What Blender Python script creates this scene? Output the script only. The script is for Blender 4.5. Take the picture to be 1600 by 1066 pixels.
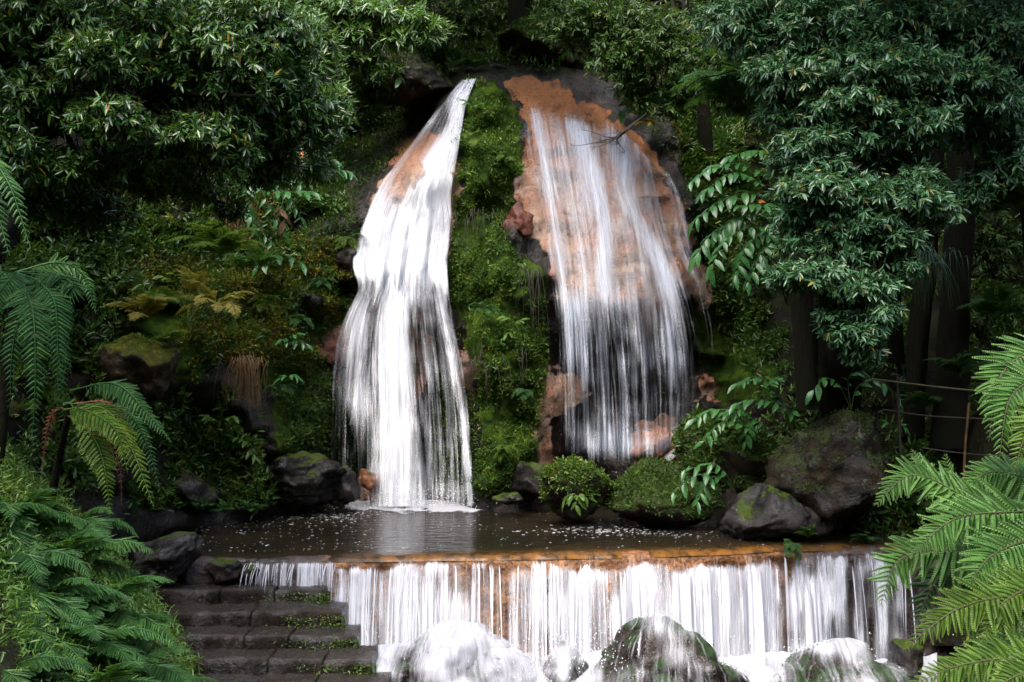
import bpy, bmesh, math, random
import numpy as np
from mathutils import Vector, Matrix

# ------------------------------------------------------------------ scene, camera, light
S = bpy.context.scene
for o in list(bpy.data.objects): bpy.data.objects.remove(o)
COL = S.collection
R = math.radians
rng = np.random.default_rng(11)
random.seed(11)

F = 1716.0
CAMZ = 2.74
PITCH = math.atan(38 / F)
cd = bpy.data.cameras.new('camera'); cam = bpy.data.objects.new('camera', cd); COL.objects.link(cam)
cd.sensor_width = 36; cd.lens = F * 36 / 1600; cd.clip_start = 0.1; cd.clip_end = 400
cam.location = (0, 0, CAMZ); cam.rotation_euler = (R(90) + PITCH, 0, 0)
S.camera = cam

SUN_EL, SUN_AZ = 62.0, 205.0        # azimuth from +Y clockwise: high, behind the camera and a little left
w = bpy.data.worlds.new('World'); S.world = w; w.use_nodes = True
wn = w.node_tree.nodes; wn.clear()
sky = wn.new('ShaderNodeTexSky'); sky.sky_type = 'NISHITA'; sky.sun_disc = False
sky.sun_elevation = R(SUN_EL); sky.sun_rotation = R(SUN_AZ)
sky.air_density = 1.0; sky.dust_density = 4.0; sky.ozone_density = 1.0
bg = wn.new('ShaderNodeBackground'); bg.inputs['Strength'].default_value = 0.15
wo = wn.new('ShaderNodeOutputWorld')
w.node_tree.links.new(sky.outputs[0], bg.inputs[0]); w.node_tree.links.new(bg.outputs[0], wo.inputs[0])
ld = bpy.data.lights.new('sun', 'SUN'); ld.energy = 0.9; ld.angle = R(60); ld.color = (1, .98, .95)
sun = bpy.data.objects.new('sun', ld); COL.objects.link(sun)
az = R(SUN_AZ); el = R(SUN_EL)
sd = Vector((math.sin(az) * math.cos(el), math.cos(az) * math.cos(el), math.sin(el)))
sun.rotation_euler = sd.to_track_quat('Z', 'Y').to_euler(); sun.location = sd * 40
S.view_settings.view_transform = 'Standard'; S.view_settings.look = 'None'
S.view_settings.exposure = 1.88; S.view_settings.gamma = 1; S.view_settings.use_curve_mapping = False
S.render.engine = 'CYCLES'
S.cycles.max_bounces = 6; S.cycles.diffuse_bounces = 3; S.cycles.glossy_bounces = 2
S.cycles.transmission_bounces = 3; S.cycles.transparent_max_bounces = 160
S.cycles.sample_clamp_indirect = 4; S.cycles.use_denoising = True
S.cycles.caustics_reflective = False; S.cycles.caustics_refractive = False

# ------------------------------------------------------------------ helpers
ct, st = math.cos(PITCH), math.sin(PITCH)
def P(px, py, Y):
    """the point at distance Y (world y) that the photograph shows at pixel (px, py)"""
    px = np.asarray(px, float); py = np.asarray(py, float)
    u = (px - 800) / F; v = (533 - py) / F
    ry = ct - v * st; rz = st + v * ct
    k = np.asarray(Y, float) / ry
    return np.stack(np.broadcast_arrays(u * k, np.asarray(Y, float) + 0 * k, CAMZ + rz * k), -1)
def V3(px, py, Y): return Vector(P(px, py, Y).tolist())

def _hash(i, j, k):
    n = (i * 374761393 + j * 668265263 + k * 2147483647 + 1013904223) & 0xffffffff
    n = ((n ^ (n >> 13)) * 1274126177) & 0xffffffff
    n = ((n ^ (n >> 15)) * 2246822519) & 0xffffffff
    return ((n ^ (n >> 16)) & 0xffff) / 32767.5 - 1
def vnoise(p):
    p = np.asarray(p, float); i = np.floor(p).astype(np.int64); f = p - i; f = f * f * (3 - 2 * f)
    r = 0
    for a in (0, 1):
        for b in (0, 1):
            for c in (0, 1):
                wgt = (f[..., 0] if a else 1 - f[..., 0]) * (f[..., 1] if b else 1 - f[..., 1]) * (f[..., 2] if c else 1 - f[..., 2])
                r = r + wgt * _hash(i[..., 0] + a, i[..., 1] + b, i[..., 2] + c)
    return r
def fbm(p, octv=4, gain=.5):
    p = np.asarray(p, float); r = 0; a = 1
    for o in range(octv):
        r = r + a * vnoise(p * 2 ** o + 17.3 * o); a *= gain
    return r
def sstep(a, b, x):
    t = np.clip((x - a) / (b - a), 0, 1); return t * t * (3 - 2 * t)
def norm(v): return v / np.maximum(np.linalg.norm(v, axis=-1, keepdims=True), 1e-9)

def mesh(name, V, faces, mats, attrs=None, smooth=True, uv=None, midx=None):
    """faces: one (m,k) array or a list of them"""
    V = np.ascontiguousarray(V, np.float32)
    if not isinstance(faces, list): faces = [faces]
    faces = [np.asarray(f, np.int32) for f in faces if len(f)]
    me = bpy.data.meshes.new(name)
    me.vertices.add(len(V)); me.vertices.foreach_set('co', V.ravel())
    li = np.concatenate([f.ravel() for f in faces])
    tot = np.concatenate([np.full(len(f), f.shape[1], np.int32) for f in faces])
    start = np.concatenate([[0], np.cumsum(tot)[:-1]]).astype(np.int32)
    me.loops.add(len(li)); me.loops.foreach_set('vertex_index', li)
    me.polygons.add(len(tot)); me.polygons.foreach_set('loop_start', start)
    me.polygons.foreach_set('loop_total', tot)
    if smooth: me.polygons.foreach_set('use_smooth', np.ones(len(tot), bool))
    if midx is not None: me.polygons.foreach_set('material_index', np.asarray(midx, np.int32))
    for k, a in (attrs or {}).items():
        a = np.asarray(a, np.float32)
        if a.ndim == 1:
            at = me.attributes.new(k, 'FLOAT', 'POINT'); at.data.foreach_set('value', np.ascontiguousarray(a))
        else:
            at = me.attributes.new(k, 'FLOAT_VECTOR', 'POINT'); at.data.foreach_set('vector', np.ascontiguousarray(a).ravel())
    for m in (mats if isinstance(mats, (list, tuple)) else [mats]): me.materials.append(m)
    me.update(calc_edges=True); me.validate()
    return me
def link(name, me, parent=None, **kw):
    o = bpy.data.objects.new(name, me); COL.objects.link(o)
    if parent is not None: o.parent = parent
    for k, v in kw.items(): o[k] = v
    return o
def tag(o, label=None, cat=None, group=None, kind=None):
    if label: o['label'] = label
    if cat: o['category'] = cat
    if group: o['group'] = group
    if kind: o['kind'] = kind
    return o
def thing(name, loc, label, cat, group=None):
    o = bpy.data.objects.new(name, None); COL.objects.link(o); o.location = tuple(loc); o.empty_display_size = .1
    return tag(o, label, cat, group)
def local(V, root):
    return np.asarray(V) - np.array(root.location)

def gridfaces(nu, nv):
    i = np.arange(nv - 1)[:, None] * nu + np.arange(nu - 1)[None]
    i = i.ravel(); return np.stack([i, i + 1, i + 1 + nu, i + nu], 1)
class Acc:
    def __init__(s): s.V = []; s.F = {}; s.A = []; s.n = 0
    def add(s, V, Fs, a=0.0):
        V = np.asarray(V, float); Fs = np.asarray(Fs, int)
        s.F.setdefault(Fs.shape[1], []).append(Fs + s.n); s.V.append(V)
        s.A.append(np.broadcast_to(np.asarray(a, float), (len(V),)).copy()); s.n += len(V)
    def mesh(s, name, mats, root=None, smooth=True):
        V = np.concatenate(s.V)
        if root is not None: V = V - np.array(root.location)
        return mesh(name, V, [np.concatenate(f) for f in s.F.values()], mats, {'rnd': np.concatenate(s.A)}, smooth)

def tube(acc, pts, rad, n=8, rough=0.0, a=0.5, cap=True):
    pts = np.asarray(pts, float); rad = np.broadcast_to(np.asarray(rad, float), (len(pts),))
    t = norm(np.gradient(pts, axis=0)); ref = np.array([0.31, 0.9, 0.2])
    s = norm(np.cross(t, ref)); u = np.cross(t, s)
    an = np.linspace(0, 2 * np.pi, n, endpoint=False)
    ring = np.cos(an)[None, :, None] * s[:, None] + np.sin(an)[None, :, None] * u[:, None]
    rr = rad[:, None]
    if rough: rr = rr * (1 + rough * fbm(np.concatenate([ring * 1.7, ], -1) + pts[:, None] * np.array([1, 1, .55]) / max(rad.max() * 4, .05), 3))
    V = (pts[:, None] + ring * (rr[..., None] if rough else rr[:, :, None])).reshape(-1, 3)
    i = np.arange(len(pts) - 1)[:, None] * n + np.arange(n)[None]; j = np.arange(len(pts) - 1)[:, None] * n + (np.arange(n)[None] + 1) % n
    Fq = np.stack([i, j, j + n, i + n], -1).reshape(-1, 4)
    acc.add(V, Fq, a)
def spline(ctrl, n):
    c = np.asarray(ctrl, float); m = len(c)
    if m == 2: return c[0] + (c[1] - c[0]) * np.linspace(0, 1, n)[(...,) + (None,) * (c.ndim - 1)]
    e = np.concatenate([[2 * c[0] - c[1]], c, [2 * c[-1] - c[-2]]])
    t = np.linspace(0, m - 1 - 1e-6, n); i = t.astype(int); f = (t - i)[(...,) + (None,) * (c.ndim - 1)]
    a, b, d, g = e[i], e[i + 1], e[i + 2], e[i + 3]
    return .5 * (2 * b + (d - a) * f + (2 * a - 5 * b + 4 * d - g) * f ** 2 + (3 * b - a - 3 * d + g) * f ** 3)

LEAF_T = np.array([(0, 0, 0), (.3, -.42, .06), (.68, -.36, .05), (1, 0, -.06), (.68, .36, .05), (.3, .42, .06)])
LEAF_F = np.array([(0, 1, 2, 3), (0, 3, 4, 5)])
def leaves(acc, pos, d, nrm, L, W, a):
    """a lens-shaped leaf folded along its midrib at each pos, pointing along d"""
    d = norm(d); s = norm(np.cross(nrm, d)); nn = np.cross(d, s)
    N = len(pos); L = np.broadcast_to(L, (N,)); W = np.broadcast_to(W, (N,))
    V = (pos[:, None] + d[:, None] * (LEAF_T[None, :, 0, None] * L[:, None, None])
         + s[:, None] * (LEAF_T[None, :, 1, None] * W[:, None, None])
         + nn[:, None] * (LEAF_T[None, :, 2, None] * (W * 2.6)[:, None, None]))
    Fq = (np.arange(N)[:, None, None] * 6 + LEAF_F[None]).reshape(-1, 4)
    acc.add(V.reshape(-1, 3), Fq, np.repeat(np.broadcast_to(a, (N,)), 6))
def seg3(acc, A, B, r, a=.5):
    """thin three-sided twigs from A to B"""
    A = np.asarray(A); B = np.asarray(B); t = norm(B - A); s = norm(np.cross(t, [.3, .5, .81])); u = np.cross(t, s); N = len(A)
    an = np.array([0, 2.094, 4.189]); ring = np.cos(an)[None, :, None] * s[:, None] + np.sin(an)[None, :, None] * u[:, None]
    V = np.concatenate([A[:, None] + ring * r, B[:, None] + ring * r * .45], 1).reshape(-1, 3)
    f = np.array([(0, 1, 4, 3), (1, 2, 5, 4), (2, 0, 3, 5)]); Fq = (np.arange(N)[:, None, None] * 6 + f[None]).reshape(-1, 4)
    acc.add(V, Fq, a)

# ------------------------------------------------------------------ materials
class NT:
    def __init__(s, name):
        s.m = bpy.data.materials.new(name); s.m.use_nodes = True; s.t = s.m.node_tree; s.t.nodes.clear()
        s.out = s.t.nodes.new('ShaderNodeOutputMaterial')
    def n(s, typ, ins=None, **kw):
        nd = s.t.nodes.new('ShaderNode' + typ)
        for k, v in kw.items(): setattr(nd, k, v)
        for k, v in (ins or {}).items():
            if isinstance(v, bpy.types.NodeSocket): s.t.links.new(v, nd.inputs[k])
            else: nd.inputs[k].default_value = v
        return nd
    def math(s, op, a, b=0.0, c=None, clamp=False):
        ins = {0: a, 1: b}
        if c is not None: ins[2] = c
        return s.n('Math', ins, operation=op, use_clamp=clamp).outputs[0]
    def mix(s, f, a, b, bt='MIX'):
        nd = s.n('Mix', data_type='RGBA', blend_type=bt)
        for i, v in ((0, f), (6, a), (7, b)):
            if isinstance(v, bpy.types.NodeSocket): s.t.links.new(v, nd.inputs[i])
            else: nd.inputs[i].default_value = v if i == 0 else (*v, 1)[:4]
        return nd.outputs[2]
    def noise(s, vec, scale, detail=4, rough=.6, dist=0):
        return s.n('TexNoise', {'Vector': vec, 'Scale': scale, 'Detail': detail, 'Roughness': rough, 'Distortion': dist}).outputs[0]
    def mr(s, v, a, b, c=0.0, d=1.0, smooth=True):
        return s.n('MapRange', {0: v, 1: a, 2: b, 3: c, 4: d}, interpolation_type='SMOOTHSTEP' if smooth else 'LINEAR').outputs[0]
    def ramp(s, v, stops):
        nd = s.n('ValToRGB', {0: v}); e = nd.color_ramp.elements
        while len(e) < len(stops): e.new(.5)
        for k, (p, c) in enumerate(stops): e[k].position = p; e[k].color = (*c, 1)
        return nd.outputs[0]
    def pos(s): return s.n('NewGeometry').outputs['Position']
    def attr(s, nm, o='Fac'): return s.n('Attribute', attribute_name=nm).outputs[o]
    def bump(s, h, strength, dist): return s.n('Bump', {'Height': h, 'Strength': strength, 'Distance': dist}).outputs[0]
    def fin(s, sh): s.t.links.new(sh, s.out.inputs[0]); return s.m

def mat_leaf(name, dark, mid, light, rough=.32, tr=.3, dead=None, spec=.5):
    f_ = 1.4 if light[1] < .26 else 1.0; dark, mid, light = (tuple(x * f_ for x in c_) for c_ in (dark, mid, light))
    k = NT(name)
    r = k.math('FRACT', k.math('ADD', k.attr('rnd'), k.math('MULTIPLY', k.n('ObjectInfo').outputs['Random'], .35)))
    stops = [(0, dark), (.45, mid), (.80, light), (.93, (min(light[0] * 1.3, .5), light[1] * 1.1, light[2] * .8))]
    if dead: stops += [(.965, light), (.975, dead)]
    c = k.ramp(r, stops)
    c = k.mix(k.mr(k.noise(k.pos(), 9, 3), .35, .75), c, tuple(x * .55 for x in mid))
    b = k.n('BsdfPrincipled', {'Base Color': c, 'Roughness': rough, 'Specular IOR Level': spec})
    t = k.n('BsdfTranslucent', {'Color': k.mix(.5, c, (.12, .22, .01))})
    return k.fin(k.n('MixShader', {0: tr, 1: b.outputs[0], 2: t.outputs[0]}).outputs[0])

def rock_nodes(k, darkc, lightc, scale=1.0):
    p = k.pos()
    n1 = k.noise(p, 1.7 * scale, 6, .62); n2 = k.noise(p, 9 * scale, 5, .7, .4)
    n3 = k.n('TexVoronoi', {'Vector': p, 'Scale': 1.3 * scale}, feature='DISTANCE_TO_EDGE').outputs[0]
    c = k.mix(k.mr(n1, .35, .68), darkc, lightc)
    c = k.mix(k.mr(n2, .45, .75, 0, .7), c, tuple(x * .35 for x in darkc))
    h = k.math('ADD', k.math('MULTIPLY', n2, .6), k.math('MULTIPLY', k.noise(p, 34 * scale, 3), .3))
    h = k.math('ADD', h, k.mr(k.math('ADD', n3, k.math('MULTIPLY', n2, .08)), .02, .09, -.07, 0))
    return p, c, h, n1, n2
def mat_rock(name, darkc, lightc, moss_amt=.5, mossc=(.05, .085, .012), moss2=(.11, .15, .02), rough=.38, lichen=0.0, scale=1.0, rust=None, sky_sheen=None, spec=.42):
    k = NT(name); p, c, h, n1, n2 = rock_nodes(k, darkc, lightc, scale)
    if lichen: c = k.mix(k.mr(k.noise(p, 4.2, 6, .75), .60, .68, 0, lichen), c, (.30, .31, .24))
    if rust: c = k.mix(k.mr(k.noise(p, 1.1, 5, .7), .42, .6, 0, rust), c, (.095, .042, .028))
    up = k.n('SeparateXYZ', {0: k.n('NewGeometry').outputs['Normal']}).outputs[2]
    mm = k.math('ADD', k.math('ADD', k.math('MULTIPLY', up, .55), k.math('MULTIPLY', k.noise(p, 2.6, 6, .7), 1.5)), moss_amt - 1.35)
    mm = k.mr(mm, 0, .16)
    mc = k.mix(k.mr(k.noise(p, 6.5, 6, .8), .35, .7), mossc, moss2)
    c2 = k.mix(mm, c, mc)
    if sky_sheen: c2 = k.mix(k.math('MULTIPLY', k.mr(up, .5, .9), k.mr(k.noise(p, 5, 5, .7), .3, .6, .5, 1)), c2, sky_sheen)  # upward faces painted paler, as if the wet treads caught the sky
    rr = k.math('ADD', k.math('MULTIPLY', mm, .5), k.mr(n2, .3, .7, rough - .12, rough + .15))
    hh = k.math('ADD', h, k.math('MULTIPLY', k.math('MULTIPLY', mm, k.noise(p, 55, 4, .8)), 1.3))
    b = k.n('BsdfPrincipled', {'Base Color': c2, 'Roughness': rr, 'Normal': k.bump(hh, .9, .05), 'Specular IOR Level': k.mr(k.noise(p, 2.2, 3), .4, .6, .10, spec)})
    return k.fin(b.outputs[0])
def mat_cliff():
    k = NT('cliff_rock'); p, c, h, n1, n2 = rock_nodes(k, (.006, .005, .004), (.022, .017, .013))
    z = k.n('SeparateXYZ', {0: k.attr('zone', 'Vector')})
    orange, moss, soil = z.outputs[0], z.outputs[1], z.outputs[2]
    fine = k.noise(p, 7, 6, .75); f2 = k.noise(p, 1.6, 5, .6)
    oc = k.mix(k.mr(f2, .36, .64), (.50, .24, .145), (.54, .38, .29))
    hz = k.n('SeparateXYZ', {0: p}).outputs[2]
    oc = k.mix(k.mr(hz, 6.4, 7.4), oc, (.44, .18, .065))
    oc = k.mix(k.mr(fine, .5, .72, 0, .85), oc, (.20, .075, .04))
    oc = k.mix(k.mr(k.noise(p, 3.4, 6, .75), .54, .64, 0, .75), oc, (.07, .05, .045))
    crk = k.n('TexVoronoi', {'Vector': k.n('VectorMath', {0: p, 1: k.n('VectorMath', {0: k.n('TexNoise', {'Vector': p, 'Scale': 2.5, 'Detail': 4.0}).outputs[1], 3: .9}, operation='SCALE').outputs[0]}, operation='ADD').outputs[0], 'Scale': 1.9}, feature='DISTANCE_TO_EDGE').outputs[0]
    vf = k.noise(p, 17, 6, .8)
    oc = k.mix(k.mr(vf, .46, .68, 0, .45), oc, (.18, .08, .045))
    om = k.mr(k.math('ADD', orange, k.math('MULTIPLY', k.math('SUBTRACT', fine, .5), .9)), .35, .6)
    c = k.mix(k.math('MULTIPLY', k.mr(k.noise(p, 2.3, 5, .7), .55, .66), .5), c, (.09, .045, .025))
    c = k.mix(om, c, oc)
    mc = k.ramp(k.noise(p, 3.2, 7, .75), [(.30, (.012, .022, .005)), (.46, (.035, .075, .010)), (.58, (.085, .15, .014)), (.72, (.17, .22, .02))])
    mm = k.mr(k.math('ADD', moss, k.math('MULTIPLY', k.math('SUBTRACT', k.noise(p, 4.1, 6, .75), .5), 1.5)), .38, .58)
    c = k.mix(mm, c, mc)
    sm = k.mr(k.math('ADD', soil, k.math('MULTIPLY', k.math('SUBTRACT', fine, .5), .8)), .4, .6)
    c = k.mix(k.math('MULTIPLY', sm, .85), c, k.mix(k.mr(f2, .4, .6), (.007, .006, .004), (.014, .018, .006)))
    rr = k.math('ADD', k.mr(n2, .3, .7, .22, .5), k.math('MULTIPLY', k.math('MAXIMUM', mm, sm), .4))
    hh = k.math('ADD', h, k.math('MULTIPLY', k.math('MULTIPLY', mm, k.noise(p, 38, 5, .8)), 1.6))
    hh = k.math('ADD', hh, k.math('MULTIPLY', om, k.math('ADD', k.math('MULTIPLY', vf, .9), k.mr(crk, 0, .12, -.25, 0))))
    b = k.n('BsdfPrincipled', {'Base Color': c, 'Roughness': rr, 'Normal': k.bump(hh, .95, .07), 'Specular IOR Level': k.mr(k.math('MAXIMUM', mm, sm), 0, 1, .4, .08)})
    return k.fin(b.outputs[0])
def mat_fall(name='falling_water', su=1.0, sv=1.0, col=(.66, .685, .74), gain=1.0, amax=.92, bias=.98, bmp=.25, iso=.45):
    k = NT(name); uv = k.attr('flow', 'Vector'); d = k.attr('dens')
    def st(a, b, det=3, rough=.55):
        m = k.n('Mapping', {0: uv}); m.inputs['Scale'].default_value = (a * su, b * sv, 1)
        return k.noise(m.outputs[0], 1.0, det, rough)
    s1, s2, s3 = st(3.2, .28), st(13, .55), st(42, 1.6, 4, .7)
    s = k.math('ADD', k.math('ADD', k.math('MULTIPLY', s1, .35), k.math('MULTIPLY', s2, .45)), k.math('MULTIPLY', s3, .3))
    s = k.mr(s, .38, .72, 0, 1, False)
    a = k.math('MULTIPLY', k.math('SUBTRACT', k.math('ADD', s, k.math('MULTIPLY', d, 1.75)), bias), gain)
    a = k.math('MULTIPLY', k.mr(a, 0, 1), k.mr(d, .02, .22))
    a = k.math('MINIMUM', a, amax)
    hb = k.bump(k.math('ADD', s2, k.math('MULTIPLY', s3, .7)), bmp, .05)
    vm = k.n('VectorMath', {0: hb, 3: iso}, operation='SCALE').outputs[0]     # foam scatters light from all round, so its own slope matters little
    hb = k.n('VectorMath', {0: k.n('VectorMath', {0: vm, 1: (0, -.38, .55)}, operation='ADD').outputs[0]}, operation='NORMALIZE').outputs[0]
    b = k.n('BsdfDiffuse', {'Color': (*col, 1), 'Normal': hb}); t = k.n('BsdfTranslucent', {'Color': (*col, 1)})
    g = k.n('BsdfGlossy', {'Color': (.8, .85, .9, 1), 'Roughness': .25, 'Normal': hb})
    m1 = k.n('MixShader', {0: .25, 1: b.outputs[0], 2: t.outputs[0]}); m2 = k.n('MixShader', {0: .08, 1: m1.outputs[0], 2: g.outputs[0]})
    tp = k.n('BsdfTransparent')
    return k.fin(k.n('MixShader', {0: a, 1: tp.outputs[0], 2: m2.outputs[0]}).outputs[0])
def mat_pool():
    k = NT('pool_water'); p = k.pos()
    m = k.n('Mapping', {0: p}); m.inputs['Scale'].default_value = (.8, 1.6, 1)
    h = k.math('ADD', k.math('MULTIPLY', k.noise(m.outputs[0], 3.0, 3, .5, .6), 1.0), k.math('MULTIPLY', k.noise(m.outputs[0], 11, 3, .6), .35))
    c = k.mix(k.mr(k.noise(p, .5, 3), .4, .65), (.016, .014, .009), (.026, .020, .011))
    c = k.mix(k.math('MULTIPLY', k.attr('shallow'), k.mr(k.noise(p, 4, 6, .75), .38, .58, .15, 1)), c, (.24, .105, .022))
    b = k.n('BsdfPrincipled', {'Base Color': c, 'Roughness': .07, 'IOR': 1.33, 'Normal': k.bump(h, .55, .05)})
    return k.fin(b.outputs[0])
def mat_flat(name, c, rough=.6, bump=0, c2=None, scale=8, aniso=None):
    k = NT(name); p = k.pos()
    if aniso: mm = k.n('Mapping', {0: p}); mm.inputs['Scale'].default_value = aniso; p = mm.outputs[0]
    n = k.noise(p, scale, 6, .7)
    col = k.mix(k.mr(n, .35, .65), c, c2 or tuple(x * .6 for x in c))
    ins = {'Base Color': col, 'Roughness': rough, 'Specular IOR Level': .12 if rough > .7 else .5}
    if bump: ins['Normal'] = k.bump(n, 1.0, bump)
    return k.fin(k.n('BsdfPrincipled', ins).outputs[0])

M = dict(
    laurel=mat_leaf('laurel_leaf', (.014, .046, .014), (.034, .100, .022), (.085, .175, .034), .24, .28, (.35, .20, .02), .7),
    laurel_bright=mat_leaf('laurel_leaf_lit', (.035, .095, .022), (.075, .165, .035), (.14, .24, .055), .26, .32, None, .8),  # lit copy of the laurel leaf, the light painted into its greens
    willow=mat_leaf('narrow_leaf', (.020, .066, .030), (.042, .122, .052), (.075, .17, .070), .27, .24, (.28, .22, .03), .55),
    ginger=mat_leaf('ginger_leaf', (.022, .085, .022), (.045, .15, .04), (.08, .20, .055), .22, .25),
    fern_pale=mat_leaf('fern_pale', (.070, .19, .035), (.12, .29, .055), (.19, .37, .08), .45, .40),
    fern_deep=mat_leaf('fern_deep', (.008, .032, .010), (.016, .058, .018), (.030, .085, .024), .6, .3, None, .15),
    fern=mat_leaf('fern_leaf', (.030, .115, .030), (.060, .19, .050), (.11, .27, .07), .45, .40),
    fern_lime=mat_leaf('fern_lime', (.09, .20, .02), (.14, .27, .03), (.20, .33, .04), .45, .45),
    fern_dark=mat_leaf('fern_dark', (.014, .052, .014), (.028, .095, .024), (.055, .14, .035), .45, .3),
    fern_yellow=mat_leaf('fern_yellow', (.34, .32, .05), (.48, .42, .08), (.60, .48, .12), .5, .4, (.35, .12, .02)),
    fern_red=mat_leaf('fern_dead', (.10, .03, .015), (.20, .06, .03), (.30, .11, .05), .6, .3),
    under=mat_leaf('undergrowth_leaf', (.010, .030, .006), (.030, .078, .012), (.075, .15, .02), .4, .3, (.22, .15, .03)),
    moss=mat_leaf('moss_tuft', (.016, .042, .006), (.050, .11, .012), (.12, .20, .018), .8, .35),
    moss_olive=mat_leaf('moss_tuft_olive', (.035, .045, .008), (.14, .15, .018), (.32, .28, .03), .8, .35),
    moss_deep=mat_leaf('moss_tuft_deep', (.010, .028, .005), (.028, .065, .010), (.06, .11, .015), .8, .3),
    sprig=mat_leaf('sprig_leaf', (.035, .085, .015), (.07, .15, .022), (.15, .23, .04), .4, .4, (.40, .30, .04)),
    yellowleaf=mat_leaf('yellow_leaf', (.5, .33, .03), (.6, .42, .05), (.65, .5, .1), .45, .4),
    orangeleaf=mat_leaf('orange_leaf', (.40, .12, .02), (.5, .17, .03), (.5, .25, .05), .45, .3),
    drygrass=mat_leaf('dry_grass', (.05, .03, .012), (.10, .055, .02), (.16, .09, .03), .7, .3),
    bark=mat_flat('dark_bark', (.014, .010, .007), .85, .08, (.010, .014, .005), 5, (2.5, 2.5, .6)),
    twig=mat_flat('twig', (.03, .022, .015), .7), stem=mat_flat('green_stem', (.07, .11, .03), .5),
    rachis=mat_flat('frond_stem', (.09, .08, .03), .5),
    cliff=mat_cliff(), fall=mat_fall(), pool=mat_pool(),
    veil=mat_fall('thin_water', 1.6, .8, (.62, .70, .86), .6, .42, .85),
    milk=mat_fall('milky_water', .8, .4, (.66, .675, .725), .55, .80, .78, .10),
    strand=mat_fall('water_strand', 1, 1.5, (.70, .725, .78), .8, .80, .80, .05),
    weirfall=mat_fall('weir_water', 1.25, .9, (.55, .56, .62), 1.15, .93, 1.10),
    froth=mat_fall('frothing_water', .45, 1.3, (.66, .67, .72), .70, .93, .80, .5, 1.1),
    foam=mat_flat('foam', (.85, .87, .90), .6, .01, (.75, .78, .82)),
    rock_dark=mat_rock('wet_basalt', (.012, .011, .010), (.045, .038, .032), .22, rough=.26),
    rock_moss=mat_rock('mossy_rock', (.020, .015, .011), (.075, .050, .032), .62, (.060, .080, .010), (.24, .22, .02), lichen=.2),
    rock_deepmoss=mat_rock('deep_mossy_rock', (.014, .011, .008), (.05, .036, .022), .78, (.022, .045, .007), (.075, .11, .012)),
    rock_grey=mat_rock('grey_rock', (.013, .012, .012), (.055, .050, .048), .20, lichen=.55, rough=.34),
    rock_brown=mat_rock('brown_lichen_rock', (.007, .006, .005), (.045, .031, .016), .34, (.035, .045, .012), (.10, .11, .045), lichen=.35),
    rock_orange=mat_rock('orange_rock', (.20, .075, .03), (.38, .17, .09), .05, rough=.3),
    rock_red=mat_rock('red_rock', (.08, .03, .022), (.20, .075, .05), .15, rough=.34),
    rock_stream=mat_rock('stream_boulder', (.009, .007, .006), (.034, .022, .018), .30, (.024, .052, .016), (.06, .11, .04), spec=.9, rough=.16, rust=.12),
    stone=mat_rock('step_stone', (.010, .0075, .006), (.034, .024, .018), -.05, (.035, .07, .01), (.10, .16, .02), rough=.17, scale=1.6, spec=.75, sky_sheen=(.042, .035, .029)),
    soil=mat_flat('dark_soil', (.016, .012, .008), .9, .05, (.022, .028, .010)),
)
def mat_weir():
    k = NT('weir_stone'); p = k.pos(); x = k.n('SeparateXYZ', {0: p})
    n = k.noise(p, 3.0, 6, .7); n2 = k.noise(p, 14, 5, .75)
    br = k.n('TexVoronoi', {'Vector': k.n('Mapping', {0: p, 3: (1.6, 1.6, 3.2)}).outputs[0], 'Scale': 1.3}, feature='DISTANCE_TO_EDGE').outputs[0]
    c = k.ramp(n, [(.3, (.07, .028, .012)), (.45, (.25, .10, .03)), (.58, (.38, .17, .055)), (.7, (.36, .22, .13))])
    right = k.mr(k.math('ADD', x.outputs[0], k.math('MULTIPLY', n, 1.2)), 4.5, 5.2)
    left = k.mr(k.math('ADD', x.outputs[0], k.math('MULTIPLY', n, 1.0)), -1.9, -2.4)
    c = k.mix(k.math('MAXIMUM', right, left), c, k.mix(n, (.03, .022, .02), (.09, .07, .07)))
    c = k.mix(k.mr(n2, .44, .62, 0, .85), c, (.05, .025, .012))
    h = k.math('ADD', n2, k.mr(k.math('ADD', br, k.math('MULTIPLY', n, .25)), .1, .2, -.15, 0))
    return k.fin(k.n('BsdfPrincipled', {'Base Color': c, 'Roughness': .25, 'Normal': k.bump(h, .8, .04)}).outputs[0])
M['weir'] = mat_weir()

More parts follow.
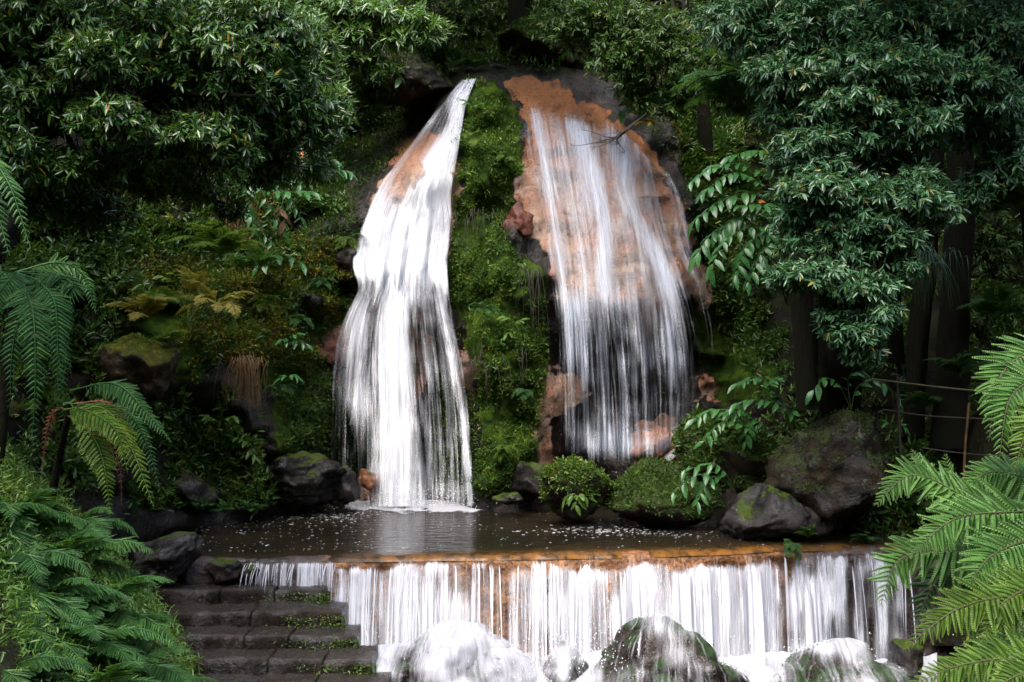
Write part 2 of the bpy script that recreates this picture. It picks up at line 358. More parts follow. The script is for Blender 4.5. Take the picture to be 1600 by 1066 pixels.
# ------------------------------------------------------------------ cliff
CT = np.array([
 # px, py, distance
 (735,118,22.9),(770,122,22.4),(770,200,21.9),(765,300,21.6),(745,420,21.4),(770,420,21.2),(780,560,21.0),(785,690,20.8),(790,790,20.6),(850,600,21.5),(850,420,21.4),
 (690,180,22.7),(640,260,22.3),(580,300,22.4),(620,340,22.0),(690,330,22.0),(600,400,21.8),(680,400,21.7),(640,432,21.2),(580,480,21.1),(700,480,21.2),(540,500,21.2),
 (620,560,21.8),(560,620,21.9),(700,580,21.6),(740,620,21.4),(620,700,22.0),(620,790,22.1),(520,700,21.8),
 (820,135,22.9),(860,135,23.0),(930,170,22.9),(850,210,22.3),(930,230,22.4),(1000,240,23.0),(870,310,22.1),(950,320,22.1),(1020,320,22.6),(880,420,21.8),(960,420,21.8),(1040,400,22.5),(870,470,21.8),(960,500,22.0),
 (880,560,22.8),(960,600,23.2),(1040,600,23.4),(900,700,22.6),(1000,700,22.8),(900,780,22.4),(1050,780,22.6),(1110,450,23.0),(1120,560,23.3),(1130,680,22.8),
 (1060,260,23.8),(1100,320,23.8),(1090,160,24.6),(1040,120,24.8),
 (560,200,25.2),(625,190,25.0),(540,300,23.0),(520,370,22.2),(560,120,24.6),(650,90,24.6),(740,70,25.0),(800,60,25.0),(900,90,24.6),(980,130,24.4),(800,0,27),(600,0,26.5),(1000,0,27),
 (500,440,21.5),(470,520,20.9),(500,600,21.2),(480,680,20.9),(520,780,20.9),(440,640,20.4),(420,780,20.0),(440,400,21.4),(400,300,21.6),(440,200,23),
 (340,360,20.6),(340,480,19.7),(340,560,19.3),(340,660,19.3),(330,790,19.1),(270,420,19.5),(260,560,18.6),(260,700,18.4),(250,820,17.8),
 (180,400,18.6),(180,520,17.8),(170,680,16.6),(150,860,15.8),(60,420,17.2),(60,600,15.8),(60,800,14.5),(-150,500,14),(-150,800,12.5),(-350,600,11),
 (250,200,22),(100,100,20),(-200,100,17),(300,0,25),(0,-200,22),
 (1180,760,21.2),(1180,640,21.8),(1180,500,23.6),(1260,600,21.0),(1260,780,19.4),(1260,400,24.5),(1350,620,20.4),(1350,780,18.8),(1420,700,18.8),(1450,850,17.6),(1450,500,22.5),(1350,300,26),
 (1550,600,19.2),(1550,740,17.4),(1600,900,16.2),(1700,700,15.5),(1750,900,14),(1600,400,21.5),(1500,200,26),(1800,300,19),(1300,100,28),(1200,0,28),(1600,0,26),(1950,600,13),
 (600,-400,30),(1000,-400,30),(1500,-400,29),(200,-400,26),(-300,-400,20),(1900,-300,22),(1950,900,12),(-350,900,10.5),
], float)
_b = (CT[:, 0] > 500) & (CT[:, 0] < 745) & (CT[:, 1] > 410) & (CT[:, 1] < 800); CT[_b, 2] += .7
def tps_fit(c):
    x = c[:, :2] / 400; n = len(c); d = np.linalg.norm(x[:, None] - x[None], axis=-1)
    K = np.where(d > 0, d ** 2 * np.log(np.maximum(d, 1e-9)), 0) + np.eye(n) * .002
    Pm = np.c_[np.ones(n), x]; A = np.block([[K, Pm], [Pm.T, np.zeros((3, 3))]])
    return x, np.linalg.solve(A, np.r_[c[:, 2], 0, 0, 0])
TX, TW = tps_fit(CT)
def Dbase(px, py):
    q = np.stack([px, py], -1).reshape(-1, 2) / 400; out = np.empty(len(q))
    for s in range(0, len(q), 20000):
        e = q[s:s + 20000]; d2 = ((e[:, None] - TX[None]) ** 2).sum(-1)
        out[s:s + 20000] = (.5 * d2 * np.log(np.maximum(d2, 1e-12))) @ TW[:-3] + TW[-3] + e @ TW[-2:]
    return out.reshape(np.shape(px))
def Dc(px, py):
    px, py = np.broadcast_arrays(np.asarray(px, float), np.asarray(py, float))
    x, z = px / 82, py / 82; o = np.zeros_like(x)
    n1 = fbm(np.stack([x * .8, z * .6, o], -1), 3)
    n2 = fbm(np.stack([x * 2.3, z * 1.9, o + 5], -1), 3)
    rid = 1 - np.abs(vnoise(np.stack([x * 1.5 + .6 * n1, z * 2.0, o + 9], -1)))
    n4 = vnoise(np.stack([x * 9, z * 9, o + 3], -1))
    infall = inpoly(px, py, [(570,280),(735,120),(860,120),(1030,230),(1110,480),(1060,700),(500,770),(540,480)], 40)
    amp = 1 - .55 * infall
    lump = np.abs(vnoise(np.stack([x * 1.7 + .5 * n1, z * 1.5 + .4 * n2, o + 31], -1))) ** .6
    led = ((z * .62 + .35 * vnoise(np.stack([x * .9, z * .3, o + 41], -1))) % 1.0)
    led = sstep(0, .75, led) * (1 - sstep(.88, 1, led))
    but = inpoly(px, py, [(735,128),(800,140),(815,260),(800,340),(845,440),(850,700),(760,770),(720,450),(715,190)], 20)
    n5 = fbm(np.stack([x * 2.6, z * 2.0, o + 61], -1), 3)
    return np.clip(Dbase(px, py), 9, 32) - but * (.32 * n5 + .10) - infall * (.16 * lump) - amp * (.48 * n1 + .22 * n2 + .42 * (rid - .6)) - .025 * n4
def inpoly(px, py, poly, soft):
    """1 inside the outline, 0 outside, softened over `soft` pixels"""
    poly = np.asarray(poly, float); px = np.asarray(px, float); py = np.asarray(py, float)
    ins = np.zeros(px.shape, bool); dm = np.full(px.shape, 1e9)
    for (x0, y0), (x1, y1) in zip(poly, np.roll(poly, -1, 0)):
        c = ((y0 > py) != (y1 > py)) & (px < (x1 - x0) * (py - y0) / ((y1 - y0) if y1 != y0 else 1e-9) + x0)
        ins ^= c
        t = np.clip(((px - x0) * (x1 - x0) + (py - y0) * (y1 - y0)) / max((x1 - x0) ** 2 + (y1 - y0) ** 2, 1e-9), 0, 1)
        dm = np.minimum(dm, np.hypot(px - x0 - t * (x1 - x0), py - y0 - t * (y1 - y0)))
    return sstep(-soft, soft, np.where(ins, dm, -dm))
ORANGE = [[(590,300),(640,215),(700,190),(705,260),(700,400),(640,430),(560,410)], [(600,420),(660,440),(668,600),(650,640),(620,590),(590,480)], [(545,480),(580,480),(578,540),(545,540)],
          [(800,126),(870,128),(950,180),(1030,240),(1062,330),(1090,440),(1050,500),(1000,545),(975,490),(900,480),(868,470),(850,400),(805,350),(815,250),(835,200)],
          [(845,585),(920,575),(920,640),(845,660)], [(975,670),(1050,650),(1065,705),(990,730)], [(555,735),(605,735),(605,790),(555,790)], [(1095,590),(1130,590),(1130,630),(1095,630)],
          [(835,650),(862,650),(862,740),(840,740)], [(1072,420),(1100,420),(1120,520),(1090,500)], [(700,540),(745,550),(745,620),(715,620)], [(485,520),(545,490),(530,600),(490,590)]]
MOSS = [[(735,122),(795,140),(818,190),(812,270),(800,320),(770,350),(800,390),(850,440),(850,560),(838,700),(800,775),(745,775),(752,600),(705,470),(700,420),(712,300),(715,190)],
        [(430,370),(560,380),(560,470),(500,530),(505,690),(440,700),(400,560),(330,560),(270,600),(270,400)], [(180,440),(420,330),(420,500),(180,540)],
        [(510,600),(600,600),(600,740),(520,740)], [(1080,480),(1200,460),(1220,640),(1130,640)]]
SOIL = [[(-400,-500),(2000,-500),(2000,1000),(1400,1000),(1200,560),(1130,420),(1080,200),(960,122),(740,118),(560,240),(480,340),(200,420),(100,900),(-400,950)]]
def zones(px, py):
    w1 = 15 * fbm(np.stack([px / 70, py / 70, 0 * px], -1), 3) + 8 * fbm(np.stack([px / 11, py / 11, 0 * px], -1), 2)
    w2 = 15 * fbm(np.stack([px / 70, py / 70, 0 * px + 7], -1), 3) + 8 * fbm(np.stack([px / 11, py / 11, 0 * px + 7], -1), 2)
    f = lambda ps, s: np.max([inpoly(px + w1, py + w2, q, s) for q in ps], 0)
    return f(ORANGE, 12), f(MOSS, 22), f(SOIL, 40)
gx = np.concatenate([np.arange(-420, 380, 11), np.arange(380, 1180, 4.2), np.arange(1180, 2020, 11)])
gy = np.concatenate([np.arange(-500, 60, 12), np.arange(60, 800, 4.2), np.arange(800, 1010, 11)])
GX, GY = np.meshgrid(gx, gy)
GD = Dc(GX, GY)
ZN = np.stack(zones(GX, GY), -1)
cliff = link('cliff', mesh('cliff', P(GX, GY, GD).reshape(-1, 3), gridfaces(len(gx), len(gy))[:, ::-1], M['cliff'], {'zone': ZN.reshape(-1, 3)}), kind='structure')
CN = np.zeros(GX.shape + (3,)); PV = P(GX, GY, GD)
CN = norm(np.cross(np.gradient(PV, axis=0), np.gradient(PV, axis=1))); CN *= np.sign(-CN[..., 1:2])
def cliff_sample(px, py):
    """point and outward normal on the cliff"""
    a = P(px, py, Dc(px, py)); b = P(px + 6, py, Dc(px + 6, py)); c = P(px, py + 6, Dc(px, py + 6))
    n = norm(np.cross(c - a, b - a)); n *= np.sign(-n[..., 1:2]); return a, n

# ------------------------------------------------------------------ ground: valley sheet
def ground_z(x, y):
    xl = np.interp(y, [4, 9, 10, 14, 15.3, 16.5, 19], [-1.2, -2.0, -2.15, -3.95, -4.75, -6.2, -7.5])
    xr = np.interp(y, [4, 8, 13, 15, 17], [2.2, 2.9, 4.9, 5.8, 6.8])
    chan = np.where(y > np.interp(x, [-5, 0, 3.5, 6.2], [16.1, 16.2, 16.8, 17.2]), -.7, -2.75)
    z = chan + 0 * x
    dl = np.maximum(xl - x, 0); dr = np.maximum(x - xr, 0)
    rise = lambda d: 3.5 * np.minimum(d, .75) + 1.0 * np.clip(d - .75, 0, 3) + .8 * np.clip(d - 3.75, 0, 26)
    z = z + rise(dl) + rise(dr)
    front = 1 - sstep(3.6, 6.5, y)
    z = z * (1 - front) + front * np.maximum(z * .5 + 1.0, 1.0)
    z = np.where(y > 16.5, z, z)
    back = np.clip(-6 - y, 0, 40) * .7  # unseen slope behind the camera, raised to block low sky light
    far = np.clip(y - 24, 0, 40) * .9
    return z + back + far + .12 * fbm(np.stack([x * .8, y * .8, 0 * x], -1), 3)
ax = np.unique(np.concatenate([np.arange(-60, -12, 2.), np.arange(-12, 12, .25), np.arange(12, 61, 2.)]))
ay = np.unique(np.concatenate([np.arange(-50, 3, 2.), np.arange(3, 19, .25), np.arange(19, 23, 1.)]))
AX, AY = np.meshgrid(ax, ay)
gz = ground_z(AX, AY)
gz = np.where(AY > 18, np.minimum(gz, np.interp(np.abs(AX), [0, 8, 12, 60], [-.8, -.8, 1, 30])), gz)
link('ground', mesh('ground', np.stack([AX, AY, gz], -1).reshape(-1, 3), gridfaces(len(ax), len(ay)), M['soil']), kind='structure')

# ------------------------------------------------------------------ weir line and pool
WPX = np.array([280, 350, 560, 700, 900, 1100, 1220, 1430, 1520]); WPY = np.array([868, 868, 868, 866, 863, 858, 852, 849, 848.])
def weirY(px): return CAMZ * F / (np.interp(px, WPX, WPY) - 571)
wx = np.linspace(280, 1520, 260)
_wy = weirY
def weirY(px): return _wy(px) + .035 * fbm(np.stack([np.asarray(px) / 30, 0 * np.asarray(px, float), 0 * np.asarray(px, float) + 2], -1), 3)
crest = np.stack([(wx - 800) / F * weirY(wx), weirY(wx)], 1)
# pool surface: one sheet from the crest back under the cliff
offs = np.concatenate([[-.02, .02, .07, .14, .25, .4, .6, .85], np.linspace(1.2, 9, 30)]) / 9; nb = len(offs); rows = []; shal = []
for f in offs:
    shal.append(np.full(len(wx), math.exp(-max(f * 9, 0) / .16)) * sstep(500, 620, wx) * (1 - .6 * sstep(1180, 1240, wx))); rows.append(np.stack([crest[:, 0] * (1 + .25 * f), crest[:, 1] + f * (25 - crest[:, 1]), np.full(len(wx), -.085 * math.exp(-max(f * 9 + .02, 0) / .06))], 1))
V = np.concatenate(rows)
left = V.copy()
link('pool_water', mesh('pool_water', V, gridfaces(len(wx), nb), M['pool'], {'shallow': np.concatenate(shal)}), kind='structure')
# weir: wall and rounded lip
we = thing('weir', (crest[130, 0], crest[130, 1], -2.5), 'low orange stained stone weir across the front of the dark pool', 'weir')
prof = [(1.0, -.10), (.35, -.035), (.12, -.02), (.04, -.045), (-.01, -.09), (-.035, -.16), (-.03, -.30), (.0, -.6), (.02, -1.0), (.02, -1.5), (.0, -2.0), (-.05, -2.8)]
pf = spline(prof, 60); sx = crest[:, 0][None]; nzx = np.linspace(-6, 7, len(wx))
Vw = np.stack([np.repeat(sx, 60, 0), crest[:, 1][None] + pf[:, 0:1] + 0 * sx, pf[:, 1:2] + 0 * sx], -1)
nn = fbm(np.stack([Vw[..., 0] * 2.2, Vw[..., 2] * 3, 0 * Vw[..., 0]], -1), 4)
deep = sstep(-.06, -.35, Vw[..., 2])
Vw[..., 1] -= nn * (.012 + .085 * deep); Vw[..., 2] += nn * .012 * (1 - deep)
lipf, wallf = gridfaces(len(wx), 22), gridfaces(len(wx), 39)
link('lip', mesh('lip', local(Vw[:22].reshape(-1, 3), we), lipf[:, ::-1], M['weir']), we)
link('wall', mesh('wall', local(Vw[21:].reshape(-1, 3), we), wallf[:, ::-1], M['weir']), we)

# ------------------------------------------------------------------ boulders
def boulder_geo(seed, sub=4, cuts=14, amp=.10, flat=.6):
    r = np.random.default_rng(seed)
    bm = bmesh.new(); bmesh.ops.create_icosphere(bm, subdivisions=sub, radius=1)
    V = np.array([v.co[:] for v in bm.verts]); Fs = np.array([[v.index for v in f.verts] for f in bm.faces]); bm.free()
    for _ in range(cuts):
        n = norm(r.normal(size=3)); d = r.uniform(flat, .92)
        ex = V @ n - d; V = V - np.where(ex > 0, ex, 0)[:, None] * n * .92
    N = norm(V)
    V = V * (1 + amp * fbm(N * 1.7 + seed * 3.1, 4)[:, None]) + N * (.035 * fbm(N * 7 + seed, 3))[:, None]
    V = V * (1 - .07 * np.abs(fbm(N * 2.6 + seed * 1.7, 3)) ** .8 - .02 * np.abs(fbm(N * 9 + seed, 2)))[:, None]
    return V, Fs
def boulder(name, px, py, Y, rx, rz, ry, mat, label, seed, rot=0, tilt=0, sub=4, cuts=16, amp=.17, cat='boulder', group=None, flat=.6, taper=0):
    """centre pixel, half sizes in pixels (rx, rz) and metres deep (ry)"""
    c = P(px, py, Y); k = Y / F
    V, Fs = boulder_geo(seed, sub, cuts, amp, flat)
    z01 = (V[:, 2] - V[:, 2].min()) / np.ptp(V[:, 2]); V[:, 0] *= 1 - taper * z01; V = V * np.array([rx * k, ry, rz * k])
    a = R(tilt); V = V @ np.array([[math.cos(a), 0, math.sin(a)], [0, 1, 0], [-math.sin(a), 0, math.cos(a)]])
    a = R(rot); V = V @ np.array([[math.cos(a), math.sin(a), 0], [-math.sin(a), math.cos(a), 0], [0, 0, 1]])
    b = np.array([0, 0, V[:, 2].min()])
    o = link(name, mesh(name, V - b, Fs, mat)); o.location = c + b
    tag(o, label, cat, group)
    return o, V + c, Fs
B = {}
def bl(key, *a, **k): B[key] = boulder('boulder', *a, **k)
bl('yellowmoss', 222, 585, 17.2, 66, 62, .8, M['rock_moss'], 'rounded brown boulder capped with yellow moss among yellow ferns', 5, sub=5, tilt=8)
bl('slab', 268, 868, 15.5, 66, 42, .45, M['rock_grey'], 'long grey rock slab leaning beside the top of the steps', 8, tilt=24, sub=5, cuts=18)
bl('underbankA', 470, 745, 20.2, 78, 46, .9, M['rock_dark'], 'black wet overhanging rock under the mossy bank at the pool edge', 12, sub=5)
bl('underbankB', 300, 770, 18.6, 46, 36, .6, M['rock_dark'], 'dark wet rock behind the fern tufts at the pool edge', 13)
bl('topA', 635, 130, 23.4, 78, 48, 1.3, M['rock_brown'], 'dark boulder with mossy top directly behind the left fall crest', 21, tilt=-6, sub=5)
bl('topB', 862, 78, 24.4, 92, 56, 1.3, M['rock_deepmoss'], 'broad mossy boulder above the orange crest of the fall', 23, tilt=4, sub=5)
bl('topC', 775, 118, 23.7, 34, 22, .5, M['rock_dark'], 'small bare black rock between the two boulders above the falls', 24)
bl('round', 896, 762, 18.9, 56, 50, .6, M['rock_deepmoss'], 'round rock covered in bright leafy sprigs in the pool before the curtain fall', 31, sub=5, cuts=8)
bl('mound', 1035, 775, 19.2, 100, 52, 1.2, M['rock_deepmoss'], 'low mossy mound beside the round leafy rock', 33, sub=5, cuts=9)
bl('slope', 1140, 715, 19.6, 100, 70, 1.1, M['rock_deepmoss'], 'sloping green bank rock under the glossy plants beside the curtain fall', 37, tilt=-24, sub=5, cuts=9)
bl('triangle', 1198, 800, 17.5, 118, 62, .7, M['rock_grey'], 'triangular grey rock with pale lichen at the pool edge', 42, sub=5, cuts=20, flat=.6, taper=.72)
bl('giant', 1318, 742, 17.6, 112, 108, 1.3, M['rock_brown'], 'huge dark overhanging boulder with lichen patches below the tree trunks', 90, tilt=14, sub=5, cuts=30, flat=.52, amp=.12, taper=-.25)
bl('tail', 1262, 815, 17.2, 40, 28, .4, M['rock_dark'], 'low dark rock wedged under the huge overhanging boulder', 48)
bl('baseL', 538, 765, 20.5, 28, 34, .4, M['rock_dark'], 'wet black rock at the left foot of the white fall', 51)
bl('baseR', 822, 750, 20.6, 38, 40, .5, M['rock_dark'], 'dark rock below the moss buttress between the two falls', 52, sub=4)
bl('lowR', 795, 778, 20.0, 26, 10, .3, M['rock_dark'], 'flat black stone awash at the pool edge between the falls', 53, cat='stone')
bl('orangebase', 1025, 692, 21.6, 42, 34, .6, M['rock_orange'], 'orange stained rock at the foot of the curtain fall', 55, tilt=15)
bl('spur', 1075, 700, 20.6, 30, 36, .5, M['rock_orange'], 'pale stained rock with a white trickle sliding down its side', 56, tilt=-35)
bl('orangelow', 578, 752, 21.4, 24, 22, .4, M['rock_orange'], 'small orange rock in the spray left of the white fall', 57)
bl('redA', 512, 548, 21.75, 34, 40, .4, M['rock_red'], 'reddish stone knob at the edge of the white fall strands', 58, amp=.4, flat=.45, cuts=22, tilt=25)
bl('overhangR', 722, 560, 22.05, 24, 36, .4, M['rock_red'], 'reddish wet knob under the right edge of the white fall', 59, amp=.4, flat=.45, cuts=22)
bl('ledgeL', 548, 412, 21.6, 30, 26, .4, M['rock_dark'], 'dark wet ledge rock beside the fall above the mossy bank', 60, tilt=30)
bl('knot', 812, 350, 21.5, 26, 30, .3, M['rock_red'], 'gnarled reddish rock knot between the moss and the orange fall', 61, amp=.3)
bl('bankstone', 488, 468, 20.9, 20, 15, .3, M['rock_dark'], 'bare dark stone poking out of the green mossy bank', 62, cat='stone')
bl('weirstoneA', 352, 888, 15.75, 36, 19, .3, M['rock_dark'], 'low black stone at the left end of the weir', 63, cat='stone')
bl('weirstoneB', 392, 893, 15.65, 18, 12, .2, M['rock_dark'], 'smaller black stone next to the stone at the weir end', 64, cat='stone')
bl('streamL', 700, 1050, 14.5, 135, 74, .75, M['rock_stream'], 'broad boulder buried in white foam beside the steps', 71, sub=5, cuts=8)
bl('streamC', 1045, 1062, 14.4, 118, 92, .85, M['rock_stream'], 'domed stream boulder with green moss and water sliding over its top', 73, sub=5, cuts=8, tilt=12)
bl('streamR', 1305, 1080, 14.5, 112, 68, .75, M['rock_stream'], 'rounded mossy stream boulder below the dark end of the weir', 75, sub=5, cuts=8)
bl('streamS', 1415, 1030, 14.9, 34, 40, .4, M['rock_dark'], 'small black rock under the fern fronds at the weir foot', 77)
bl('streamM', 885, 1045, 14.9, 36, 48, .4, M['rock_stream'], 'narrow brown rock in the gap between the two foaming boulders', 79)

# ------------------------------------------------------------------ stone steps
stx = thing('stone_steps', (-3.6, 14.4, -2.4), 'flight of dark wet stone steps with mossy ends beside the weir', 'steps')
# front edge pixel row, left px, right px, distance, joints
STEP = [(922, 255, 508, 15.30, (345, 430)), (957, 285, 534, 14.76, (393,)), (994, 305, 555, 14.22, (384, 452)), (1033, 318, 583, 13.68, (420, 505)), (1072, 330, 604, 13.14, (400, 490))]
def block(x0, x1, y0, y1, z0, z1, seed):
    nx, ny, nz = max(int((x1 - x0) / .05), 3), 8, 6
    bm = bmesh.new(); bmesh.ops.create_cube(bm, size=1)
    bmesh.ops.subdivide_edges(bm, edges=bm.edges[:], cuts=5, use_grid_fill=True)
    ex = [e for e in bm.edges if abs((e.verts[0].co - e.verts[1].co).x) > .01 and abs((e.verts[0].co - e.verts[1].co).y) < .01 and abs((e.verts[0].co - e.verts[1].co).z) < .01]
    bmesh.ops.subdivide_edges(bm, edges=ex, cuts=3, use_grid_fill=True)
    bm.verts.ensure_lookup_table()
    V = np.array([v.co[:] for v in bm.verts]); q = [[v.index for v in f.verts] for f in bm.faces]; bm.free()
    V = V * np.array([x1 - x0, y1 - y0, z1 - z0])
    h = np.array([x1 - x0, y1 - y0, z1 - z0]) / 2; r = .022
    inner = np.clip(V, -(h - r), h - r); dd = V - inner; V = inner + norm(dd) * np.minimum(np.linalg.norm(dd, axis=1, keepdims=True), r)
    V = V + np.array([(x0 + x1) / 2, (y0 + y1) / 2, (z0 + z1) / 2])
    V += .014 * np.stack([fbm(V * 5 + seed + k * 9, 4) for k in range(3)], -1) * np.array([.6, 1, 1])
    V[:, 2] += .02 * vnoise(V * 1.3 + seed)
    return V, [[f for f in q if len(f) == 4], [f for f in q if len(f) == 3]]
steps_geo = []
for i, (py, pl, pr, Y, js) in enumerate(STEP):
    z1 = float(P(0, py, Y)[2]); z0 = z1 - .42
    xs = [pl] + list(js) + [pr]; xs = [(a - 800) / F * Y for a in xs]
    for a, b in zip(xs[:-1], xs[1:]):
        dz = rng.uniform(-.012, .012)
        Vb, fb = block(a + (.002 if a != xs[0] else -.25), b - .002, Y + rng.uniform(-.012, .012), Y + (.72 if i else .8), z0, z1 + dz, i * 7.3 + a)
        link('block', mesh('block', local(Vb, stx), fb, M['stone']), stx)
    steps_geo.append((xs[0], xs[-1], Y, z1))

# ------------------------------------------------------------------ water sheets
def sheet(name, ctrl, nu, nv, dens, mat, parent, off=.06, fold=.03, scaleu=1.0, seed=0, stick=True, label=None):
    """ctrl: rows of (px, py, Y) points, top row to bottom row"""
    c = np.asarray(ctrl, float)
    g = spline(c, nv); g = np.swapaxes(spline(np.swapaxes(g, 0, 1), nu), 0, 1)
    px, py, Y = g[..., 0], g[..., 1], g[..., 2]
    if stick:
        Y = np.minimum(Dc(px, py) - off, Y)
        for _ in range(10):
            Yp = np.pad(Y, 3, mode='edge'); Yb = sum(Yp[i:i + Y.shape[0], 3:-3] for i in range(7)) / 7; Yb = np.pad(Yb, 3, mode='edge'); Yb = sum(Yb[3:-3, i:i + Y.shape[1]] for i in range(7)) / 7; Y = np.minimum(Y + .02, Yb) - .004
    pt = P(px, py, Y)
    L = np.concatenate([np.zeros((1, nu)), np.cumsum(np.linalg.norm(np.diff(pt, axis=0), axis=-1), 0)])
    L = L.mean(1, keepdims=True) + 0 * L
    W = np.linalg.norm(np.diff(pt, axis=1), axis=-1).sum(1).mean()
    U = np.linspace(0, W, nu)[None] + 0 * L
    fl = np.stack([U * scaleu + seed * 7.7, L + seed * 3.3, 0 * L + seed], -1)
    pt[..., 1] -= fold * fbm(np.stack([U * 5, L * .5, 0 * U + seed], -1), 3)
    e = np.linspace(0, 1, nu)[None]; t = np.linspace(0, 1, nv)[:, None]
    D = dens(px, py, e + 0 * px, t + 0 * px)
    SH[name + str(seed)] = (pt, D)
    return link(name, mesh(name, local(pt.reshape(-1, 3), parent), gridfaces(nu, nv), mat, {'flow': fl.reshape(-1, 3), 'dens': np.clip(D, 0, 1).ravel()}), parent)
SH = {}
def ribbons(parent, key, n, seed, wr=(.008, .026), ln=(.10, .35), op=(.25, .75), lift=.14, drift=.03, name='strands', mat='strand'):
    """fine soft threads of water that follow a fall's surface; more of them where it runs denser"""
    pt, D = SH[key]; nv, nu = D.shape; r = np.random.default_rng(seed)
    w_ = np.clip(D, .0, 1) ** 3 * np.clip(1 + 1.2 * fbm(np.stack([np.arange(nu)[None] / nu * 14 + np.zeros((nv, 1)), np.arange(nv)[:, None] / nv * 1.5 + np.zeros((1, nu)), np.zeros((nv, nu)) + seed], -1), 3), .05, 3); w_ = w_.ravel() / w_.sum(); i0 = r.choice(nv * nu, n, p=w_); v0 = i0 // nu + r.random(n); u0 = i0 % nu + r.random(n)
    m = 9; q = np.linspace(-.5, .5, m); L = r.uniform(*ln, n) * nv
    vv = v0[:, None] + q[None] * L[:, None]; ok = (vv > 0) & (vv < nv - 1.01); vv = np.clip(vv, 0, nv - 1.01)
    uu = np.clip(u0[:, None] + q[None] * r.normal(size=n)[:, None] * drift * nu, 0, nu - 1.01)
    a, b = vv.astype(int), uu.astype(int); fa, fb = (vv - a)[..., None], (uu - b)[..., None]
    C = (pt[a, b] * (1 - fa) * (1 - fb) + pt[a + 1, b] * fa * (1 - fb) + pt[a, b + 1] * (1 - fa) * fb + pt[a + 1, b + 1] * fa * fb)
    C[..., 1] -= (r.random(n) ** 2 * lift)[:, None] + .01
    T = np.gradient(C, axis=1); lat = norm(np.stack([T[..., 2], 0 * T[..., 0], -T[..., 0]], -1)); lat[np.linalg.norm(T, axis=-1) < 1e-5] = (1, 0, 0)
    w = (r.uniform(0, 1, n) ** 2 * (wr[1] - wr[0]) + wr[0])[:, None] * (1 + .5 * q[None])
    V = np.stack([C - lat * w[..., None], C - np.array([0, .3, 0]) * w[..., None], C + lat * w[..., None]], 2)
    dl = D[np.clip(v0.astype(int), 0, nv - 1), np.clip(u0.astype(int), 0, nu - 1)]
    dn = r.uniform(*op, n)[:, None] * np.clip(dl * 1.5, .15, 1)[:, None] * (1 - (2 * q[None]) ** 4) * ok; dd = np.stack([0 * dn, dn, 0 * dn], 2)
    f = []; o_ = np.arange(n)[:, None] * (m * 3) + np.arange(m - 1)[None] * 3
    for k in (0, 1): f.append(np.stack([o_ + k, o_ + k + 1, o_ + k + 4, o_ + k + 3], -1).reshape(-1, 4))
    fl = np.stack([V[..., 0] * .5 + r.random(n)[:, None, None] * 9, V[..., 2], 0 * V[..., 0]], -1)
    return link(name, mesh(name, local(V.reshape(-1, 3), parent), np.concatenate(f), M[mat], {'flow': fl.reshape(-1, 3), 'dens': dd.ravel()}), parent, kind='stuff')
def edgef(e, a=.08, b=.08): return sstep(0, a, e) * sstep(0, b, 1 - e)
def band(px, py, path, w):
    """1 on a path given as (py, px) points, falling off over half width w (scalar or (py, w) points)"""
    path = np.asarray(path, float); c = np.interp(py, path[:, 0], path[:, 1])
    ww = np.interp(py, [q[0] for q in w], [q[1] for q in w]) if isinstance(w, list) else w
    return np.exp(-((px - c) / ww) ** 2)
N_ = lambda px, py, s, k=0: fbm(np.stack([px / s, py / s, 0 * px + k], -1), 3)

wf = thing('waterfall', P(630, 780, 21), 'tall white fall fanning out over a ledge into the pool', 'waterfall')
up = [[(722,127,22.8),(728,125,22.8),(736,124,22.8),(745,124,22.8)],
      [(690,160,22.6),(702,162,22.6),(716,164,22.5),(729,168,22.6)],
      [(645,215,22.4),(672,220,22.3),(698,222,22.2),(720,226,22.4)],
      [(592,285,22.3),(632,290,22.1),(672,290,22.0),(711,292,22.1)],
      [(565,345,22.0),(612,348,21.8),(660,350,21.7),(709,348,21.8)],
      [(550,405,21.7),(600,412,21.5),(650,414,21.4),(702,410,21.5)],
      [(566,440,21.3),(606,450,21.1),(650,450,21.1),(700,446,21.2)]]
up = [[(a, b, c + (.55 if b > 430 else .3 if b > 400 else 0)) for a, b, c in r_] for r_ in up]
def d_up(px, py, e, t):
    d = .60 + .10 * sstep(640, 690, px) - .38 * band(px, py, [(190, 690), (260, 634), (330, 612), (400, 600)], 22) - .16 * band(px, py, [(240, 700), (300, 690), (400, 678)], 14)
    d = d + .22 * sstep(330, 415, py) * sstep(560, 600, px) + .25 * band(px, py, [(130, 728), (250, 690), (300, 670)], 14)
    return (d * edgef(e, .07, .07) + .05 * N_(px, py, 40)) * sstep(0, .26, 1 - t + .08 * N_(px, py, 22, 33))
sheet('water_sheet', up, 90, 150, lambda px, py, e, t: (d_up(px, py, e, t) + .12) * edgef(e, .1, .1), M['milk'], wf, .04, .03, seed=20)
sheet('water_sheet', up, 90, 150, d_up, M['fall'], wf, .05, .05, seed=1)
sheet('water_sheet', [[(a, b, c - .08) for a, b, c in r] for r in up], 90, 150, lambda px, py, e, t: (d_up(px, py, e, t) - .18) , M['fall'], wf, .13, .07, seed=2)
lo = [[(566,404,21.5),(606,424,21.35),(650,398,21.4),(704,412,21.5)],
      [(556,455,21.1),(598,446,20.95),(648,448,20.95),(706,450,21.2)],
      [(530,505,20.9),(585,500,20.8),(650,500,20.8),(716,512,20.9)],
      [(512,580,20.75),(580,580,20.65),(655,580,20.65),(734,590,20.75)],
      [(506,680,20.65),(580,680,20.55),(660,680,20.55),(744,690,20.65)],
      [(506,778,20.6),(580,781,20.5),(662,782,20.5),(748,780,20.6)]]
lo = [[(a, b + (10 if b > 770 else 0), c + .65) for a, b, c in r_] for r_ in lo]
